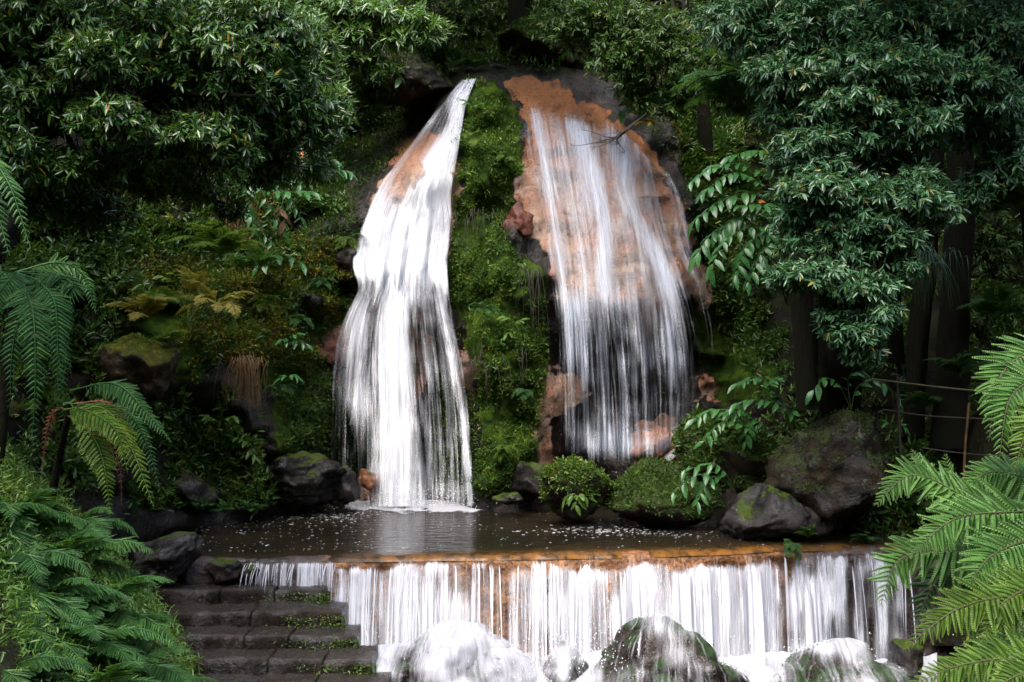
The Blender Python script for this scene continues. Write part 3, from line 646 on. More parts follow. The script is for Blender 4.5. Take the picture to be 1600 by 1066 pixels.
def d_lo(px, py, e, t):
    core = band(px, py, [(400, 640), (450, 622), (520, 614), (600, 616), (780, 623)], [(410, 55), (480, 38), (600, 40), (780, 46)])
    r1 = band(px, py, [(410, 690), (480, 690), (560, 706), (650, 722), (780, 736)], [(420, 18), (600, 13), (780, 12)])
    r2 = band(px, py, [(430, 660), (520, 668), (640, 676), (780, 684)], 13)
    l1 = band(px, py, [(480, 560), (560, 555), (700, 572)], 34) * (1 - .8 * sstep(620, 740, py))
    l2 = band(px, py, [(500, 530), (560, 520), (700, 508)], 22) * (1 - sstep(560, 700, py))
    dk = band(px, py, [(430, 628), (470, 636), (560, 650)], 9) * sstep(425, 450, py) * (1 - sstep(560, 640, py))
    d = np.maximum.reduce([core * 1.0, r1 * .62, r2 * .42, l1 * .66, l2 * .52, .42 - .16 * sstep(640, 560, px) * sstep(600, 700, py)])
    d = d - .25 * dk * (1 - core * .5)
    return (d * .86 * edgef(e, .05, .05) + .06 * N_(px, py, 35, 3)) * sstep(0, .09, t - .005 + .04 * N_(px, py, 18, 34))
long_ = up[2:5] + [[(548,408,21.75),(600,408,21.6),(650,408,21.6),(703,408,21.75)]] + lo[1:4]
def d_long(px, py, e, t):
    return (.62 + .16 * N_(px, py, 24, 21) + .30 * np.exp(-((py - 425) / 26) ** 2) - .16 * sstep(470, 520, py) * (1 - band(px, py, [(400, 640), (520, 614), (600, 616)], 48))) * sstep(0, .4, t) * sstep(0, .45, 1 - t) * edgef(e, .05, .05)
sheet('water_sheet', [[(a, b, c - .02) for a, b, c in r_] for r_ in long_], 100, 150, d_long, M['fall'], wf, .16, .09, seed=17)
sheet('water_sheet', [[(a, b, c - .10) for a, b, c in r_] for r_ in long_], 100, 150, lambda px, py, e, t: d_long(px, py, e, t) - .12, M['fall'], wf, .24, .09, seed=18, scaleu=1.3)
sheet('water_sheet', long_, 100, 150, lambda px, py, e, t: (d_long(px, py, e, t) + .10) * edgef(e, .12, .12), M['milk'], wf, .14, .05, seed=21)
sheet('water_sheet', lo, 100, 150, lambda px, py, e, t: d_lo(px, py, e, t) * .66, M['milk'], wf, .06, .05, seed=22)
for s in range(3):
    sheet('water_sheet', [[(a, b, c - .10 * s) for a, b, c in r] for r in lo], 100, 150, (lambda s: lambda px, py, e, t: d_lo(px, py, e, t) - .10 * s)(s), M['fall'], wf, .08 + .08 * s, .08, seed=3 + s, scaleu=1 + .2 * s)

cf = thing('waterfall', P(960, 730, 22), 'wide thin curtain fall spreading over the orange rock face', 'waterfall')
rt = [[(802,136,22.8),(850,148,22.9),(915,168,22.9),(985,215,23.0),(1022,262,23.1)],
      [(815,180,22.3),(862,196,22.3),(920,210,22.3),(985,250,22.5),(1032,300,22.8)],
      [(822,250,22.1),(872,262,22.0),(925,270,22.0),(985,300,22.1),(1046,350,22.5)],
      [(835,330,21.9),(884,335,21.8),(935,335,21.8),(998,350,21.9),(1062,400,22.3)],
      [(852,410,21.7),(896,408,21.6),(945,405,21.6),(1010,420,21.7),(1080,450,22.0)],
      [(862,480,21.5),(902,480,21.4),(952,480,21.4),(1022,490,21.5),(1100,510,21.8)],
      [(866,600,21.3),(908,600,21.2),(962,600,21.2),(1030,600,21.3),(1112,600,21.7)],
      [(866,735,21.2),(912,742,21.1),(966,742,21.1),(1030,735,21.2),(1100,720,21.6)]]
def d_rt(px, py, e, t):
    b = np.maximum.reduce([.55 * band(px, py, [(170, 832), (300, 860), (400, 878), (700, 880)], [(170, 14), (700, 16)]),
        .72 * band(px, py, [(190, 900), (280, 930), (350, 945), (420, 942), (520, 950), (740, 968)], [(190, 30), (350, 20), (700, 20)]),
        .66 * band(px, py, [(210, 965), (330, 985), (350, 1000), (430, 1040), (520, 1060), (640, 1065)], [(210, 30), (340, 24), (500, 24), (640, 20)]),
        .48 * band(px, py, [(300, 905), (420, 912), (500, 925), (740, 918)], 14),
        .40 * band(px, py, [(260, 1030), (330, 1050), (420, 1080), (600, 1110)], 12), .42 + .10 * N_(px, py, 60, 15)])
    top = .9 * sstep(150, 195, py - (px - 850) * .22)
    low = 1.14 - .60 * sstep(430, 540, py) - .25 * sstep(640, 745, py)
    return b * .78 * (.10 + top) * low * edgef(e, .03, .06) + .05 * N_(px, py, 40, 5)
sheet('water_sheet', rt, 130, 160, lambda px, py, e, t: (.26 + .50 * d_rt(px, py, e, t)) * edgef(e, .12, .12) * sstep(0, .12, t) * (1 - .55 * sstep(430, 560, py)) * sstep(0, .08, 1 - t), M['milk'], cf, .04, .03, seed=23)
sheet('water_sheet', rt, 130, 160, d_rt, M['fall'], cf, .05, .05, seed=8)
sheet('water_sheet', [[(a, b, c - .1) for a, b, c in r] for r in rt], 130, 160, lambda px, py, e, t: d_rt(px, py, e, t) - .06 - .16 * sstep(460, 560, py), M['veil'], cf, .12, .09, seed=9)
sheet('water_sheet', [[(a + 6, b, c - .3) for a, b, c in r] for r in rt[4:]], 120, 110, lambda px, py, e, t: (.44 + .18 * N_(px, py, 50, 9)) * sstep(0, .35, t) * sstep(0, .12, 1 - t) * edgef(e, .1, .2), M['veil'], cf, .3, .12, seed=10)
for q, (n_, wr_, op_) in enumerate([(1000, (.004, .013), (.12, .5)), (750, (.02, .08), (.05, .30))]):
    ribbons(wf, 'water_sheet1', n_, 41 + q, wr=wr_, ln=(.12, .4), op=op_, lift=.15)
    ribbons(wf, 'water_sheet17', int(n_ * .8), 46 + q, wr=wr_, ln=(.10, .35), op=op_, lift=.15)
    ribbons(wf, 'water_sheet3', int(n_ * 1.5), 51 + q, wr=wr_, ln=(.06, .28), op=op_, lift=.22)
    ribbons(cf, 'water_sheet8', int(n_ * 1.7), 61 + q, wr=wr_, ln=(.05, .22), op=(op_[0] * .8, op_[1] * .85), lift=.18, drift=.03)
# the small side trickles
sf = thing('waterfall', P(1110, 560, 22.5), 'thin trickle down the shaded rocks beside the curtain fall', 'trickle')
sheet('water_sheet', [[(1018,255,23), (1048,262,23)], [(1036,300,22.9), (1078,320,22.9)], [(1048,380,22.6), (1094,400,22.6)], [(1080,450,22.4), (1116,460,22.4)], [(1098,540,22.2), (1130,545,22.2)], [(1104,600,22.2), (1128,600,22.2)]], 24, 90,
      lambda px, py, e, t: .42 * edgef(e, .35, .35) * sstep(0, .05, t) * (.35 + .65 * sstep(0, .7, 1 - t)) * sstep(0, .1, 1 - t), M['fall'], sf, .06, .05, seed=14)
tf = thing('waterfall', P(1060, 720, 20.3), 'short white trickle sliding off the pale spur rock', 'trickle')
sheet('water_sheet', [[(1086,668,20.9), (1094,676,20.9)], [(1062,690,20.3), (1072,700,20.3)], [(1030,715,20.2), (1046,728,20.2)], [(1010,738,20.3), (1034,745,20.3)]], 16, 40,
      lambda px, py, e, t: .55 * edgef(e, .3, .3) * sstep(0, .35, t) * sstep(0, .25, 1 - t), M['fall'], tf, .06, .02, seed=15)

# ------- weir fall
wfall = thing('waterfall', (crest[130, 0], crest[130, 1] - .4, -2.3), 'wide low fall combed into white strands over the orange weir', 'waterfall')
def weir_sheet(p0, p1, nu, nv, drop, out, dens, mat, seed, su=1.0, y0=0.0, lower=None):
    px = np.linspace(p0, p1, nu); Y0 = weirY(px); X0 = (px - 800) / F * Y0
    t = np.linspace(0, 1, nv)[:, None]; zz = -.015 - .06 * sstep(0, .1, t) - drop * t ** 1.5
    jit = .5 * vnoise(np.stack([X0 * 6, 0 * X0, 0 * X0 + seed], -1)) + .5 * vnoise(np.stack([X0 * 23, 0 * X0, 0 * X0 + seed + 4], -1))
    o = .10 + out * (t ** .62) * (1 + .45 * jit[None])
    Yv = Y0[None] - o + y0; X = X0[None] + 0 * t + .03 * jit[None] * t
    pt = np.stack([X, Yv, zz + 0 * X], -1)
    pxx = X / Yv * F + 800; pyy = 571 + (CAMZ - pt[..., 2]) / Yv * F
    U = X; L = np.broadcast_to(drop * t ** .8, X.shape)
    fl = np.stack([U * su + seed * 5.1, L + seed, 0 * L + seed], -1)
    D = dens(pxx, pyy, np.broadcast_to(t, X.shape))
    SH['weir' + str(seed)] = (pt, D)
    return link('water_sheet', mesh('water_sheet', local(pt.reshape(-1, 3), wfall), gridfaces(nu, nv), mat, {'flow': fl.reshape(-1, 3), 'dens': np.clip(D, 0, 1).ravel()}), wfall)
def d_weir(px, py, t):
    base = np.interp(px, [500, 560, 640, 700, 770, 850, 880, 930, 1000, 1100, 1200, 1228, 1250, 1300, 1400], [.55, .58, .58, .42, .36, .42, .62, .50, .64, .72, .72, .30, .58, .66, .56])
    base = base + .20 * N_(px + 14 * t, 5 * t, 30, 2) + .14 * N_(px, 0 * px, 8, 6)
    g0 = np.interp(px, [500, 600, 640, 860, 900, 1220, 1260], [.06, .08, .015, .02, .13, .14, .06]) * (1 + .6 * N_(px, 0 * px, 15, 8))
    lipgap = sstep(g0 * .4, g0 + .08, t)
    rgt = sstep(1180, 1260, px)
    return (base * .86 + .08 - .10 * rgt + .20 * t + .12 * N_(px, 160 * t, 40, 12) + (.05 + .22 * rgt) * N_(px, 70 * t, 16, 13)) * lipgap * sstep(505, 530, px) * sstep(0, 25, 1425 - px)
weir_sheet(500, 1430, 700, 40, 2.0, .34, d_weir, M['weirfall'], 1)
weir_sheet(500, 1430, 500, 40, 2.0, .22, lambda a, b, t: d_weir(a, b, t) - .10, M['weirfall'], 2, 1.3)
weir_sheet(500, 1430, 400, 40, 2.0, .18, lambda a, b, t: (d_weir(a, b, t) * .6 + .17) * sstep(.02, .25, t) * sstep(505, 530, a) * sstep(0, 25, 1425 - a), M['milk'], 7)
weir_sheet(860, 1430, 400, 40, 2.0, .50, lambda a, b, t: (d_weir(a, b, t) - .12) * sstep(860, 900, a), M['weirfall'], 3, .8)
# over the landing left of the steps
def d_land(px, py, t): return (.30 + .28 * sstep(380, 470, px) + .12 * N_(px, 0 * px, 20, 4)) * sstep(.01, .1, t) * sstep(340, 380, px) * sstep(0, 20, 540 - px)
weir_sheet(330, 545, 160, 20, .38, .12, d_land, M['weirfall'], 5)

# individual strands: thin curved ribbons of water
def strands(n, p0, p1, drop, wmin, wmax, seed, prob=None):
    r = np.random.default_rng(seed); Vs = []; Fl = []; Ds = []; Fs = []; k = 0
    nv = 14
    for i in range(n):
        px = r.uniform(p0, p1)
        if prob is not None and r.random() > prob(px): continue
        Y0 = float(weirY(px)); X0 = (px - 800) / F * Y0; wd = r.uniform(wmin, wmax); out = r.uniform(.18, .5); dr = drop * r.uniform(.75, 1.05)
        t = np.linspace(0, 1, nv); Yv = Y0 - .10 - out * t ** .6; z = -.02 - .05 * sstep(0, .1, t) - dr * t ** 1.5; X = X0 + r.normal(0, .05) * t; Z0 = .02 if px < 860 else .14 * r.uniform(.3, 1.2)
        ww = wd * (1.0 - .35 * t)
        for s in (-1, 0, 1): Vs.append(np.stack([X + s * ww, Yv - (.35 * ww if s == 0 else 0), z], -1)); Ds.append(np.full(nv, .0 if s else .80) * sstep(Z0, Z0 + .12, t) * (1 - .5 * sstep(.6, 1, t))); Fl.append(np.stack([X0 + s * ww * .3, dr * t * .3, 0 * t + i * .37], -1))
        for s in (0, 1):
            a = k + s * nv + np.arange(nv - 1); Fs.append(np.stack([a, a + nv, a + nv + 1, a + 1], 1))
        k += 3 * nv
    return link('strands', mesh('strands', local(np.concatenate(Vs), wfall), np.concatenate(Fs), M['weirfall'], {'flow': np.concatenate(Fl), 'dens': np.concatenate(Ds)}), wfall, kind='stuff')
ribbons(wfall, 'weir1', 2400, 44, wr=(.004, .014), ln=(.2, .7), op=(.15, .65), lift=.10, drift=.010)
ribbons(wfall, 'weir1', 900, 45, wr=(.02, .05), ln=(.25, .7), op=(.06, .35), lift=.12, drift=.010)
strands(60, 520, 1410, 1.95, .010, .034, 4)
strands(40, 390, 530, .36, .008, .02, 6)

# froth over the stream boulders
FILM = {}
def runs(key, n, seed, wr=(.008, .03), op=(.3, .8), steps=12, ds=.05):
    """threads of water running down over a boulder"""
    Vn, Nn, D = FILM[key]; r = np.random.default_rng(seed); w_ = np.clip(D, .02, 1); w_ = w_ / w_.sum(); i = r.choice(len(Vn), n, p=w_)
    p = Vn[i] + .03 * r.normal(size=(n, 3)); C = []
    c0 = Vn.mean(0)
    for k in range(steps):
        j = np.array([np.argmin(((Vn - q) ** 2).sum(1)) for q in p]) if k % 3 == 0 else j
        nn = Nn[j]; g = np.array([0, -.35, -1.0]) + np.stack([(p[:, 0] - c0[0]) * .5, 0 * p[:, 0], 0 * p[:, 0]], 1); g = norm(g - (g * nn).sum(1, keepdims=True) * nn)
        C.append(p.copy()); p = p + g * ds * r.uniform(.7, 1.3, (n, 1))
    C = np.stack(C, 1); T = np.gradient(C, axis=1); lat = norm(np.cross(T, Nn[j][:, None])); m = steps; q = np.linspace(-.5, .5, m)
    w = (r.random(n) ** 2 * (wr[1] - wr[0]) + wr[0])[:, None, None]
    up_ = Nn[i][:, None] * (.02 + .04 * r.random((n, 1, 1)))
    V = np.stack([C - lat * w, C + Nn[i][:, None] * w * .3, C + lat * w], 2) + up_[:, :, None]
    dn = r.uniform(*op, n)[:, None] * (1 - (2 * q[None]) ** 4); dd = np.stack([0 * dn, dn, 0 * dn], 2)
    o_ = np.arange(n)[:, None] * (m * 3) + np.arange(m - 1)[None] * 3; f = [np.stack([o_ + k, o_ + k + 1, o_ + k + 4, o_ + k + 3], -1).reshape(-1, 4) for k in (0, 1)]
    fl = np.stack([V[..., 0] * .5 + r.random(n)[:, None, None] * 9, V[..., 2], 0 * V[..., 0]], -1)
    link('strands', mesh('strands', local(V.reshape(-1, 3), wfall), np.concatenate(f), M['strand'], {'flow': fl.reshape(-1, 3), 'dens': dd.ravel()}), wfall, kind='stuff')
def film(key, dens, seed, offv=.035, mat='froth', su=1.0):
    o, V, Fs = B[key]; c = V.mean(0)
    e = np.zeros_like(V); fn = norm(np.cross(V[Fs[:, 1]] - V[Fs[:, 0]], V[Fs[:, 2]] - V[Fs[:, 0]]))
    for j in range(3): np.add.at(e, Fs[:, j], fn)
    Nn = norm(e); d = V - c; az = np.arctan2(d[:, 0], -d[:, 1]); r = np.linalg.norm(d, axis=1)
    Vn = V + Nn * (offv + .02 * fbm(V * 4 + seed, 2)[:, None])
    px = 800 + F * Vn[:, 0] / Vn[:, 1]; py = 571 + F * (CAMZ - Vn[:, 2]) / Vn[:, 1]
    hh_ = (V[:, 2] - V[:, 2].min()) / np.ptp(V[:, 2]); fl = np.stack([d[:, 0] * su * (.75 + .5 * hh_) + .12 * fbm(V * 2.5, 2), (c[2] - V[:, 2]) * .8 - d[:, 1] * .5 + seed, 0 * az + seed], -1)
    D = dens(px, py, d[:, 2] / max(d[:, 2].max(), .01), d[:, 1])
    FILM[key + str(seed)] = (Vn, Nn, D)
    return link('water_film', mesh('water_film', local(Vn, wfall), Fs, M[mat], {'flow': fl, 'dens': np.clip(D, 0, 1)}), wfall)
film('streamL', lambda px, py, h, dy: .66 + .26 * N_(px, py, 45) + .02 + .25 * sstep(.5, .9, h) - .34 * band(px, py, [(980, 655), (1066, 640)], 22), 1, su=2.2)
film('streamL', lambda px, py, h, dy: .52 + .28 * N_(px, py, 30) - .2 * band(px, py, [(980, 655), (1066, 640)], 22), 2, .08, su=1.6)
film('streamC', lambda px, py, h, dy: np.maximum(.32 + .35 * sstep(.60, .97, h) - .22 * band(px, py, [(960, 1110), (1066, 1120)], 46), .80 * band(px, py, [(960, 925), (1066, 905)], 44)) + .36 * N_(px, py, 48), 3, su=2)
film('streamR', lambda px, py, h, dy: .30 + .40 * sstep(.65, .97, h) + .36 * N_(px, py, 48), 4, su=2)
film('streamM', lambda px, py, h, dy: .45 + .3 * N_(px, py, 20), 5, su=1.2)

runs('streamL1', 700, 1, wr=(.008, .06), op=(.08, .35)); runs('streamC3', 520, 2, wr=(.006, .045), op=(.08, .40)); runs('streamR4', 330, 3, wr=(.006, .035), op=(.08, .38)); runs('streamM5', 130, 4, op=(.1, .4))
# turbulent apron of foam filling the channel between the boulders
fx = np.linspace(545, 1460, 240); fy = np.linspace(13.2, 15.9, 60)
FX, FY = np.meshgrid(fx, fy)
top = np.interp(FX, [500, 580, 640, 700, 850, 880, 930, 1000, 1150, 1200, 1300, 1400, 1460], [1090, 1075, 1050, 1060, 1062, 1010, 1000, 1075, 1078, 1035, 1070, 1040, 1050])
zf = -1.45 + 0 * FX - (15.9 - FY) * .30 - .5 * sstep(620, 545, FX) + (1060 - top) * .0085 * np.exp(-((FY - 14.8) / .8) ** 2)
zf = zf + .10 * fbm(np.stack([FX / 35, FY * 3, 0 * FX], -1), 4)
Xf = (FX - 800) / F * FY
froth = link('froth', mesh('froth', local(np.stack([Xf, FY, zf], -1).reshape(-1, 3), wfall), gridfaces(240, 60), M['froth'],
    {'flow': np.stack([Xf * 1.2, FY * 2, 0 * Xf], -1).reshape(-1, 3), 'dens': (.85 + .2 * fbm(np.stack([FX / 60, FY * 2, 0 * FX + 3], -1), 3)).ravel()}), wfall, kind='stuff')
link('stream_water', mesh('stream_water', np.array([(-2.6, 3, -2.2), (6, 3, -2.2), (6, 16, -2.05), (-2.6, 16, -2.05)]), np.array([(0, 1, 2, 3)]), M['pool']), kind='structure')

def spray(parent, n, cpx, spx, Y, sY, z0, sz, seed, smax=.011):
    r = np.random.default_rng(seed); yy = Y + r.normal(size=n) * sY; xx = (cpx + r.normal(size=n) * spx - 800) / F * yy; zz = z0 + np.abs(r.normal(size=n)) * sz
    c = np.stack([xx, yy, zz], 1); s_ = smax * r.uniform(.25, 1, n)[:, None]
    o = np.array([(1, 0, 0), (-1, 0, 0), (0, 1, 0), (0, -1, 0), (0, 0, 1.6), (0, 0, -1.2)])
    V = c[:, None] + o[None] * s_[..., None]; f = np.array([(0, 2, 4), (2, 1, 4), (1, 3, 4), (3, 0, 4), (2, 0, 5), (1, 2, 5), (3, 1, 5), (0, 3, 5)])
    link('spray', mesh('spray', local(V.reshape(-1, 3), parent), (np.arange(n)[:, None, None] * 6 + f[None]).reshape(-1, 3), M['foam']), parent, kind='stuff')
spray(wf, 900, 655, 60, 21.0, .25, .0, .22, 1); spray(wfall, 500, 720, 90, 14.6, .35, -1.35, .22, 2); spray(wfall, 350, 930, 50, 14.6, .3, -1.2, .25, 3); spray(wfall, 400, 1250, 110, 14.9, .35, -1.5, .22, 4)
spray(cf, 350, 980, 70, 20.9, .3, .2, .2, 5)
# foam patch at the foot of the white fall + flecks on the pool
ac = Acc(); r = np.random.default_rng(5)
fx = np.linspace(530, 800, 110); fy = np.linspace(20.0, 22.1, 40); FX, FY = np.meshgrid(fx, fy)
zf = .012 + .045 * sstep(20.9, 21.4, FY) * np.exp(-((FX - 640) / 85) ** 2) * (1 + .9 * fbm(np.stack([FX / 14, FY * 5, 0 * FX], -1), 3)) + .012 * fbm(np.stack([FX / 10, FY * 6, 0 * FX], -1), 2)
dn = (1.15 * np.exp(-((FX - 655) / 112) ** 6) * sstep(20.35, 21.0, FY + .35 * fbm(np.stack([FX / 18, FY * 3, 0 * FX], -1), 3)))
link('foam_pad', mesh('foam_pad', local(np.stack([(FX - 800) / F * FY, FY, zf], -1).reshape(-1, 3), wf), gridfaces(110, 40), M['froth'],
     {'flow': np.stack([FX / 60, FY * 1.5, 0 * FX], -1).reshape(-1, 3), 'dens': np.clip(dn, 0, 1).ravel()}), wf)
def flecks(n, fpx, fY, smin, smax):
    px, Y = fpx(n), fY(n); s = r.uniform(smin, smax, n) * r.uniform(.5, 1, n)
    an = np.linspace(0, 2 * np.pi, 6, endpoint=False)
    c = np.stack([(px - 800) / F * Y, Y, np.full(n, .004)], -1)
    V = c[:, None] + np.stack([np.cos(an)[None] * s[:, None] * r.uniform(.8, 1.8, n)[:, None], np.sin(an)[None] * s[:, None], np.full((n, 6), .003)], -1)
    ac.add(V.reshape(-1, 3), np.arange(n * 6).reshape(-1, 6), 0)
flecks(420, lambda n: r.uniform(240, 600, n), lambda n: r.uniform(16.2, 21.5, n), .006, .022)
flecks(260, lambda n: r.uniform(600, 1400, n), lambda n: r.uniform(16.4, 20.5, n), .005, .018)
flecks(160, lambda n: r.normal(930, 60, n), lambda n: r.normal(18.3, .25, n), .008, .03)
flecks(200, lambda n: r.normal(500, 50, n), lambda n: r.normal(20.0, .4, n), .010, .03)
flecks(120, lambda n: r.normal(1010, 60, n), lambda n: r.normal(17.9, .25, n), .006, .022)
tag(link('foam', ac.mesh('foam', M['foam'])), 'white foam flecks drifting on the dark pool', 'foam', kind='stuff')


# ================================================================== vegetation
# ------- fronds
def prof(s): return np.clip((s / .16) ** .6, 0, 1) * np.clip((1 - s) / .75, 0, 1) ** .75 + .02
PIN = {}
def pinna_geo(k=14, cv=0.0):
    """a comb-edged leaflet along +X, one unit long, in the XY plane"""
    if (k, cv) in PIN: return PIN[(k, cv)]
    fine_ = k >= 16
    s = np.linspace(0, 1, k + 1); mx = s; mz = -.10 * s ** 2
    w = (.15 if fine_ else .17) * (np.clip(s / .12, 0, 1) ** .5) * (1 - s) ** .6 + .012
    V = [np.stack([mx, 0 * s, mz], 1)]; Fs = []; n = k + 1
    for sg in (1, -1):
        A_ = np.stack([mx[:-1] + .62 / k, sg * w[:-1], mz[:-1] - .22 * w[:-1]], 1)
        B_ = np.stack([mx[:-1] + (1.02 if fine_ else 1.12) / k, sg * w[:-1] * .86, mz[:-1] - .15 * w[:-1]], 1)
        V += [A_, B_]; j = np.arange(k); a = n; n += 2 * k
        Fs.append(np.stack([j, j + 1, j + a + k], 1)); Fs.append(np.stack([j, j + a + k, j + a], 1))
    V = np.concatenate(V); V[:, 1] += cv * V[:, 0] ** 2; V[:, 2] -= abs(cv) * .6 * V[:, 0] ** 2
    PIN[(k, cv)] = (V, np.concatenate(Fs)); return PIN[(k, cv)]
def frame_at(c, hint):
    t = norm(np.gradient(c, axis=0)); s = norm(np.cross(hint, t)); u = np.cross(t, s); return t, s, u
def frond_geo(acc, pts, wmax, npin, k, hint=(0, 0, 1), a=.5, s0=.1, rad=.006, droop=.25, jit=.08, rs=None):
    """a whole frond as one mesh"""
    rs = rs or np.random.default_rng(1)
    c = spline(pts, npin + 1); t, s, u = frame_at(c, np.array(hint, float))
    q = np.linspace(0, 1, npin + 1); sel = q > s0
    PV, PF = pinna_geo(k)
    for sg in (1, -1):
        ss = q[sel]; n = len(ss); l = wmax * prof((ss - s0) / (1 - s0)) * (1 + jit * rs.normal(size=n))
        fwd = .30 + .65 * ss
        d = norm(sg * s[sel] + fwd[:, None] * t[sel] - (droop * (1 + .5 * rs.normal(size=n)))[:, None] * u[sel] + .05 * rs.normal(size=(n, 3)))
        y = norm(np.cross(u[sel], d)); z = np.cross(d, y)
        V = c[sel][:, None] + l[:, None, None] * (PV[None, :, 0, None] * d[:, None] + PV[None, :, 1, None] * y[:, None] + PV[None, :, 2, None] * z[:, None])
        acc.add(V.reshape(-1, 3), (np.arange(n)[:, None, None] * len(PV) + PF[None]).reshape(-1, 3), np.repeat(np.clip(a + .12 * rs.normal(size=n), 0, .93), len(PV)))
    return c
def rachis_mesh(name, c, rad, mat, root):
    ac = Acc(); tube(ac, c, np.linspace(rad, rad * .25, len(c)), 5, a=.5); return ac.mesh(name, mat, root)
FR = {}
def frond_template(var, matk, a0=50, a1=-40, npin=26, k=9, w=.24):
    key = (var, matk)
    if key in FR: return FR[key]
    rs = np.random.default_rng(abs(hash(var)) % 1000 if isinstance(var, str) else var)
    s = np.linspace(0, 1, 12); a = np.radians(a0 + (a1 - a0) * s ** 1.1); dx = np.cos(a); dz = np.sin(a)
    x = np.concatenate([[0], np.cumsum(dx[:-1])]); z = np.concatenate([[0], np.cumsum(dz[:-1])]); L = len(s) - 1
    side = .10 * np.sin(s * 2 + var)
    pts = np.stack([x / L, side * s, z / L], 1)
    ac = Acc(); c = frond_geo(ac, pts, w, npin, k, a=.5, rs=rs)
    n0 = sum(len(f) for fs in ac.F.values() for f in fs)
    tube(ac, c, np.linspace(.008, .002, len(c)), 3, a=.2)
    n1 = sum(len(f) for fs in ac.F.values() for f in fs)
    Vv = np.concatenate(ac.V); fl = [np.concatenate(f) for f in ac.F.values()]
    FR[key] = mesh('frond', Vv, fl, M[matk], {'rnd': np.concatenate(ac.A)}); return FR[key]
def fern(px, py, Y, size, n, matk, label, group=None, az=(0, 360), tilt=(-10, 25), droopy=0, name='fern', cat='fern', seed=None, fine=False):
    rs = np.random.default_rng(seed if seed is not None else int(px * 7 + py * 3) % 9999)
    if Y > 14: Y = float(min(Y, Dc(px, py) - .15))
    root = thing(name, P(px, py, Y), label, cat, group)
    for i in range(n):
        var = int(rs.integers(0, 4)) + 10 * droopy + (100 if fine else 0)
        a0, a1 = [(55, -50), (45, -60), (65, -35), (35, -50)][var % 4]
        me = frond_template(var, matk, a0 - 25 * droopy, a1 - 30 * droopy, 36 if fine else 26, 17 if fine else 9, .26 + .03 * (var % 3))
        o = link('frond', me, root)
        o.rotation_euler = (R(rs.uniform(-14, 14)), R(-rs.uniform(*tilt)), R(az[0] + (az[1] - az[0]) * (i + rs.uniform(-.3, .3)) / n))
        o.scale = (size * rs.uniform(.75, 1.15),) * 3
    return root
def frond_objs(root, pts, wmax, npin, k, matk, hint=(-.1, -1, .75), s0=.1, rad=.006, droop=.2, seed=0):
    """frond > pinnae as objects that share one leaflet mesh"""
    rs = np.random.default_rng(seed); c = spline(pts, npin + 1); t, s, u = frame_at(c, np.array(hint, float)); q = np.linspace(0, 1, npin + 1)
    fr = link('frond', rachis_mesh('frond', c, rad, M['rachis'], root), root)
    for cv in (-.16, 0.0, .10, .22):
        if ('p', k, matk, cv) not in FR:
            V, Fs = pinna_geo(k, cv); FR[('p', k, matk, cv)] = mesh('pinna', V, Fs, M[matk], {'rnd': np.full(len(V), .25) + .25 * V[:, 0]})
    o0 = np.array(root.location)
    for i in np.nonzero(q > s0)[0]:
        for sg in (1, -1):
            l = wmax * prof((q[i] - s0) / (1 - s0)) * (1 + .10 * rs.normal())
            d = norm(sg * s[i] + (.28 + .65 * q[i]) * t[i] - droop * (1 + .4 * rs.normal()) * u[i] + .09 * rs.normal(size=3))
            y = norm(np.cross(u[i] + .12 * rs.normal(size=3), d)); z = np.cross(d, y)
            o = link('pinna', FR[('p', k, matk, float(rs.choice((-.16, 0.0, .10, .22))))], fr)
            m = Matrix(np.column_stack([d, y, z]).tolist()).to_4x4(); m.translation = Vector((c[i] - o0).tolist())
            o.matrix_local = m @ Matrix.Diagonal((l, l, l, 1))
    return fr
def path(*pp): return np.array([P(a, b, c) for a, b, c in pp])
def fern_paths(name, label, basepx, fronds, trunk=None, cat='fern', group=None):
    root = thing(name, P(*basepx), label, cat, group)
    for i, f in enumerate(fronds):
        pts, wpx, npin, k, matk = f[:5]; kw = f[5] if len(f) > 5 else {}
        w = wpx * pts[0][2] / F; pp = path(*pts)
        if kw.pop('objs', True): frond_objs(root, pp, w, npin, k, matk, seed=i, **kw)
        else:
            ac = Acc(); frond_geo(ac, pp, w, npin, k, rs=np.random.default_rng(i), **kw)
            c = spline(pp, npin); tube(ac, c, np.linspace(.01, .002, len(c)), 3, a=.2)
            link('frond', ac.mesh('frond', M[matk], root), root)
    if trunk:
        ac = Acc(); tube(ac, spline(path(*trunk[0]), 14), np.linspace(trunk[1], trunk[2], 14), 12, .25); link('trunk', ac.mesh('trunk', M['bark'], root), root)
    return root

